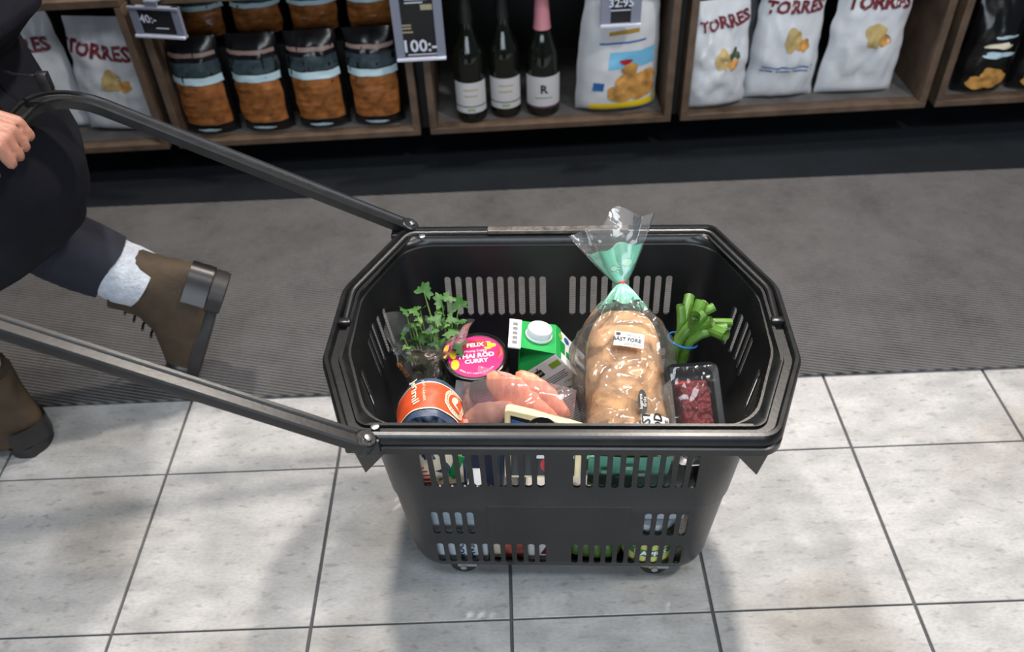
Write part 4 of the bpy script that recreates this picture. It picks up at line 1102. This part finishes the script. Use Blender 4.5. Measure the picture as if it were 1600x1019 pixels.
# legs
RHIP, RKNEE, RANK = (-.88, 1.19, .90), (-.935, 1.195, .485), (-.652, 1.20, .232)
FHIP, FKNEE, FANK = (-.90, 1.06, .90), (-.985, 1.05, .50), (-.945, 1.05, .10)
chain([(RHIP, .085), (RKNEE, .055), (RANK, .038)]); chain([(RANK, .034), ((-.606, 1.20, .125), .022)])
chain([(FHIP, .085), (FKNEE, .055), (FANK, .038)]); chain([(FANK, .038), ((-1.09, 1.05, .04), .03)])
# left arm to the grip
SH, EL, WR = (-.93, .96, 1.34), (-.825, .93, 1.03), (-.692, .972, .728)
chain([(SH, .052), (EL, .04), (WR, .026)])
KN_ = []
for k in range(4):
    y = 1.000-.0205*k
    kn = (-.677, y, .676); KN_.append(kn)
    f = [.0082, .0088, .0092, .0088][k]; L = [.82, .96, 1, .94][k]
    chain([(WR, .018), (kn, .0115)])
    chain([(kn, .0105), ((-.655, y+.001, .6755), f+.0006), ((-.629, y+.002, .664), f), ((-.6225, y+.003, .664-.026*L), f*.9)])
chain([(WR, .016), ((-.690, .935, .690), .013)]); chain([((-.690, .935, .690), .0125), ((-.672, .925, .652), .011), ((-.648, .935, .628), .009)])
# right arm, hand in the pocket on the far side
chain([((-.93, 1.28, 1.34), .052), ((-.86, 1.35, 1.06), .04), ((-.97, 1.31, .87), .026), ((-.99, 1.29, .80), .03)])
chain([((-.985, 1.29, .80), .012), ((-1.0, 1.285, .74), .009)]); chain([((-.975, 1.275, .82), .012), ((-.995, 1.26, .77), .009)])
pm = capsules([(V(a)-PO, ra, V(b_)-PO, rb) for a, ra, b_, rb in caps], .0040, 3)
m_skin = M('skin', S(168, 118, 100), .5, var=.08, vscale=60, bump=.15, bscale=160, sss=.08)
pm.materials.clear(); pm.materials.append(m_skin)
per = bpy.data.objects.new('person', pm); col.objects.link(per); per.location = PO
tag(per, 'walking person in a long dark coat and ankle boots, pulling the basket by its handle', 'person')
m_coat = M('dark_navy_coat', S(19, 20, 28), .8, spec=.2, var=.25, vscale=14, bump=.25, bscale=30)
m_jean = M('dark_trousers', S(24, 27, 40), .85, var=.2, vscale=60, bump=.2, bscale=200)
def pl(p): return V(p)-PO
# coat: rings (z, x_back, x_front, y_centre, ry)
rings = [(.44, -.668, -1.10, 1.125, .175), (.48, -.648, -1.11, 1.125, .185), (.53, -.638, -1.11, 1.125, .19), (.60, -.655, -1.10, 1.125, .19), (.66, -.672, -1.08, 1.125, .185), (.70, -.678, -1.07, 1.125, .18), (.72, -.660, -1.075, 1.125, .18), (.75, -.622, -1.08, 1.125, .19), (.82, -.640, -1.08, 1.125, .195), (.95, -.68, -1.09, 1.12, .195), (1.1, -.72, -1.11, 1.12, .19), (1.25, -.77, -1.13, 1.12, .20), (1.36, -.82, -1.10, 1.12, .20), (1.42, -.88, -1.06, 1.12, .10), (1.48, -.90, -1.05, 1.12, .075)]
def coatpt(a, s):
    f = s*(len(rings)-1); i = min(int(f), len(rings)-2); t = f-i
    z, xb, xf, yc, ry = [p+(q-p)*t for p, q in zip(rings[i], rings[i+1])]
    th = 2*PI*a; cx = (xb+xf)/2; rx = (xb-xf)/2
    fold = 1+.035*math.sin(5*th+z*6)*max(0, .8-z)/.4*.7+.02*math.sin(9*th-z*9)*max(0, min(1, (1.0-z)))
    p = V((cx+rx*math.cos(th)*fold, yc+ry*math.sin(th)*fold, z))
    if z < .62 and True:   # hem drops towards the front
        p.z -= (.62-z)/.22*(.055*(1-math.cos(th))+.03*max(0, -math.sin(th)))
    p.z += .0
    d = .010*nz(p, 7, 2)+.004*nz(p, 22, 5)
    p += V((math.cos(th), math.sin(th), 0))*d
    return p-PO
g = G().grid(coatpt, 72, 70, True)
coat = build('coat', g, m_coat, per, smooth=70)
md = coat.modifiers.new('thick', 'SOLIDIFY'); md.thickness = .008; md.offset = -1
m_dk = M('toggle_black', (.01, .01, .012), .4)
dc = build('drawstring', G().tube([pl((-.68, 1.085, .70)), pl((-.655, 1.08, .692)), pl((-.628, 1.08, .688))], .0025, 6), m_dk, coat)
build('toggle', G().box(pl((-.618, 1.08, .680)), (.016, .012, .026)), m_dk, coat, bevel=.002)
def limb(name, pts, rads, mat, n=20, fold=.0, seed=0):
    g = G(); P = [pl(p) for p in pts]; Q = []; Rr = []
    for i in range(len(P)-1):
        for k in range(6):
            t = k/6; Q.append(P[i].lerp(P[i+1], t)); Rr.append(rads[i]+(rads[i+1]-rads[i])*t)
    Q.append(P[-1]); Rr.append(rads[-1])
    for _ in range(2): Q = [Q[0]]+[(Q[i-1]+Q[i]*2+Q[i+1])/4 for i in range(1, len(Q)-1)]+[Q[-1]]
    g.tube(Q, Rr, n)
    if fold:
        for v in g.v: v += V((nz(v, 18, seed), nz(v, 18, seed+3), nz(v, 18, seed+6)))*fold
    return build(name, g, mat, per, smooth=60)
limb('sleeve', [SH, EL, (-.735, .962, .83), (-.695, .972, .742)], [.085, .07, .056, .050], m_coat, fold=.012, seed=1)
limb('sleeve', [(-.93, 1.28, 1.34), (-.86, 1.35, 1.06), (-.97, 1.31, .86)], [.085, .07, .05], m_coat, fold=.012, seed=4)
limb('trouser_leg', [RHIP, (-.925, 1.195, .52), (-.905, 1.195, .44), (-.708, 1.198, .278)], [.11, .088, .078, .058], m_jean, fold=.010, seed=7)
limb('trouser_leg', [FHIP, FKNEE, (-.955, 1.05, .17)], [.11, .08, .058], m_jean, fold=.010, seed=11)
m_cuff = M('pale_sock_knit', S(176, 182, 192), .9, var=.15, vscale=80, bump=.6, bscale=180)
tag(limb('sock_cuff', [(-.715, 1.198, .284), (-.688, 1.199, .260), (-.664, 1.20, .240)], [.054, .056, .052], m_cuff, fold=.006, seed=13), 'pale folded sock cuff above the lifted boot')
tag(limb('sock_cuff', [(-.948, 1.05, .205), (-.948, 1.05, .17)], [.060, .060], m_cuff, fold=.004, seed=15), 'pale folded sock cuff above the planted boot')
m_boot = M('brown_suede', S(62, 48, 32), .75, var=.35, vscale=25, bump=.3)
m_boot2 = M('dark_leather', S(30, 28, 28), .35, var=.3, vscale=20)
m_sole = M('boot_sole', S(34, 33, 34), .55, var=.3)
def boot(mat4, label):
    """boot in its own frame: x towards the toe, z up, heel at x=0, sole at z=0"""
    def tr(v): return mat4 @ V(v)
    def ring(x0, x1, wy, z):
        return [tr((((x0+x1)/2)+((x1-x0)/2)*sgnpow(math.cos(2*PI*k/28), .8), wy*(1-.16*math.cos(4*PI*k/28)*0)*sgnpow(math.sin(2*PI*k/28), .85)*(1-.15*(math.cos(2*PI*k/28) < -.5)), z)) for k in range(28)]
    up = G().loft([ring(.0, .272, .044, .022), ring(-.004, .276, .046, .035), ring(-.005, .270, .045, .055), ring(-.004, .215, .044, .078), ring(0, .165, .043, .10), ring(.004, .135, .044, .13), ring(.004, .128, .048, .165), ring(.004, .128, .050, .182), ring(.010, .120, .044, .178)], True, True)
    b_ = build('boot', up, m_boot, per, smooth=50); b_['label'] = label
    so = G().loft([ring(.002, .070, .040, 0), ring(.0, .075, .042, .024)], True, True).loft([ring(.066, .275, .045, .006 if True else 0), ring(.062, .281, .047, .026)], True, True)
    build('sole', so, m_sole, b_, smooth=40)
    build('heel_cap', G().grid(lambda u, v: tr((-.0085+.030*(2*u-1)**2*1.6, .049*(2*u-1), .026+.040*v)), 12, 3), m_boot2, b_, smooth=60)
    build('toe_cap', G().loft([ring(.192, .279, .0455, .026), ring(.190, .281, .0470, .040), ring(.196, .274, .044, .058), ring(.205, .262, .035, .066)], False, True), m_boot2, b_, smooth=50)
    for k in range(4):
        build('lace', G().tube([tr((.172-.014*k, -.026, .103+.017*k)), tr((.184-.014*k, 0, .107+.017*k)), tr((.172-.014*k, .026, .103+.017*k))], .0025, 6), m_dk, b_)
    build('lace_tail', G().tube([tr((.14, -.03, .15)), tr((.18, -.05, .12)), tr((.21, -.052, .085))], .0025, 6), m_dk, b_)
    return b_
# planted boot points left; lifted boot hangs toe down, heel up to the right
FB = frame(pl((-.862, 1.045, 0.0)), V((-1, 0, 0)), V((0, 0, 1)))
boot(FB, 'planted brown boot at the left picture edge')
toe = V((-.612, 1.20, .03)); heel = V((-.512, 1.20, .238)); xd = (toe-heel).normalized();
RBm = frame(pl(heel), xd, (xd.cross(V((0, 1, 0))) if (xd.cross(V((0, 1, 0)))).x < 0 else -xd.cross(V((0, 1, 0)))))
# frame() keeps Z exact, X is made orthogonal to it
boot(RBm, 'lifted brown boot with its sole turned to the basket')
m_hair = M('dark_hair', S(44, 34, 28), .6, var=.3, vscale=60)
build('hair', G().grid(lambda a, s: pl((-.972, 1.12, 1.605))+V((.098*math.cos(2*PI*a)*math.sin(PI*.72*s)+.012, .094*math.sin(2*PI*a)*math.sin(PI*.72*s), .098*math.cos(PI*.72*s)+(.03 if math.cos(2*PI*a) < -.3 and s > .6 else 0)*s)), 32, 16, True), m_hair, per, smooth=70)
for s in (-1, 1):
    build('eye', G().lathe([(.002, -.008), (.008, -.004), (.009, 0), (.008, .004), (.002, .008)], 14, pl((-1.072, 1.12+s*.03, 1.60)), V((-1, 0, 0))), m_white, per)
build('mouth', G().tube([pl((-1.068, 1.10, 1.525)), pl((-1.078, 1.12, 1.523)), pl((-1.068, 1.14, 1.525))], [.002, .005, .002], 8), M('lips', S(160, 90, 84), .5), per)
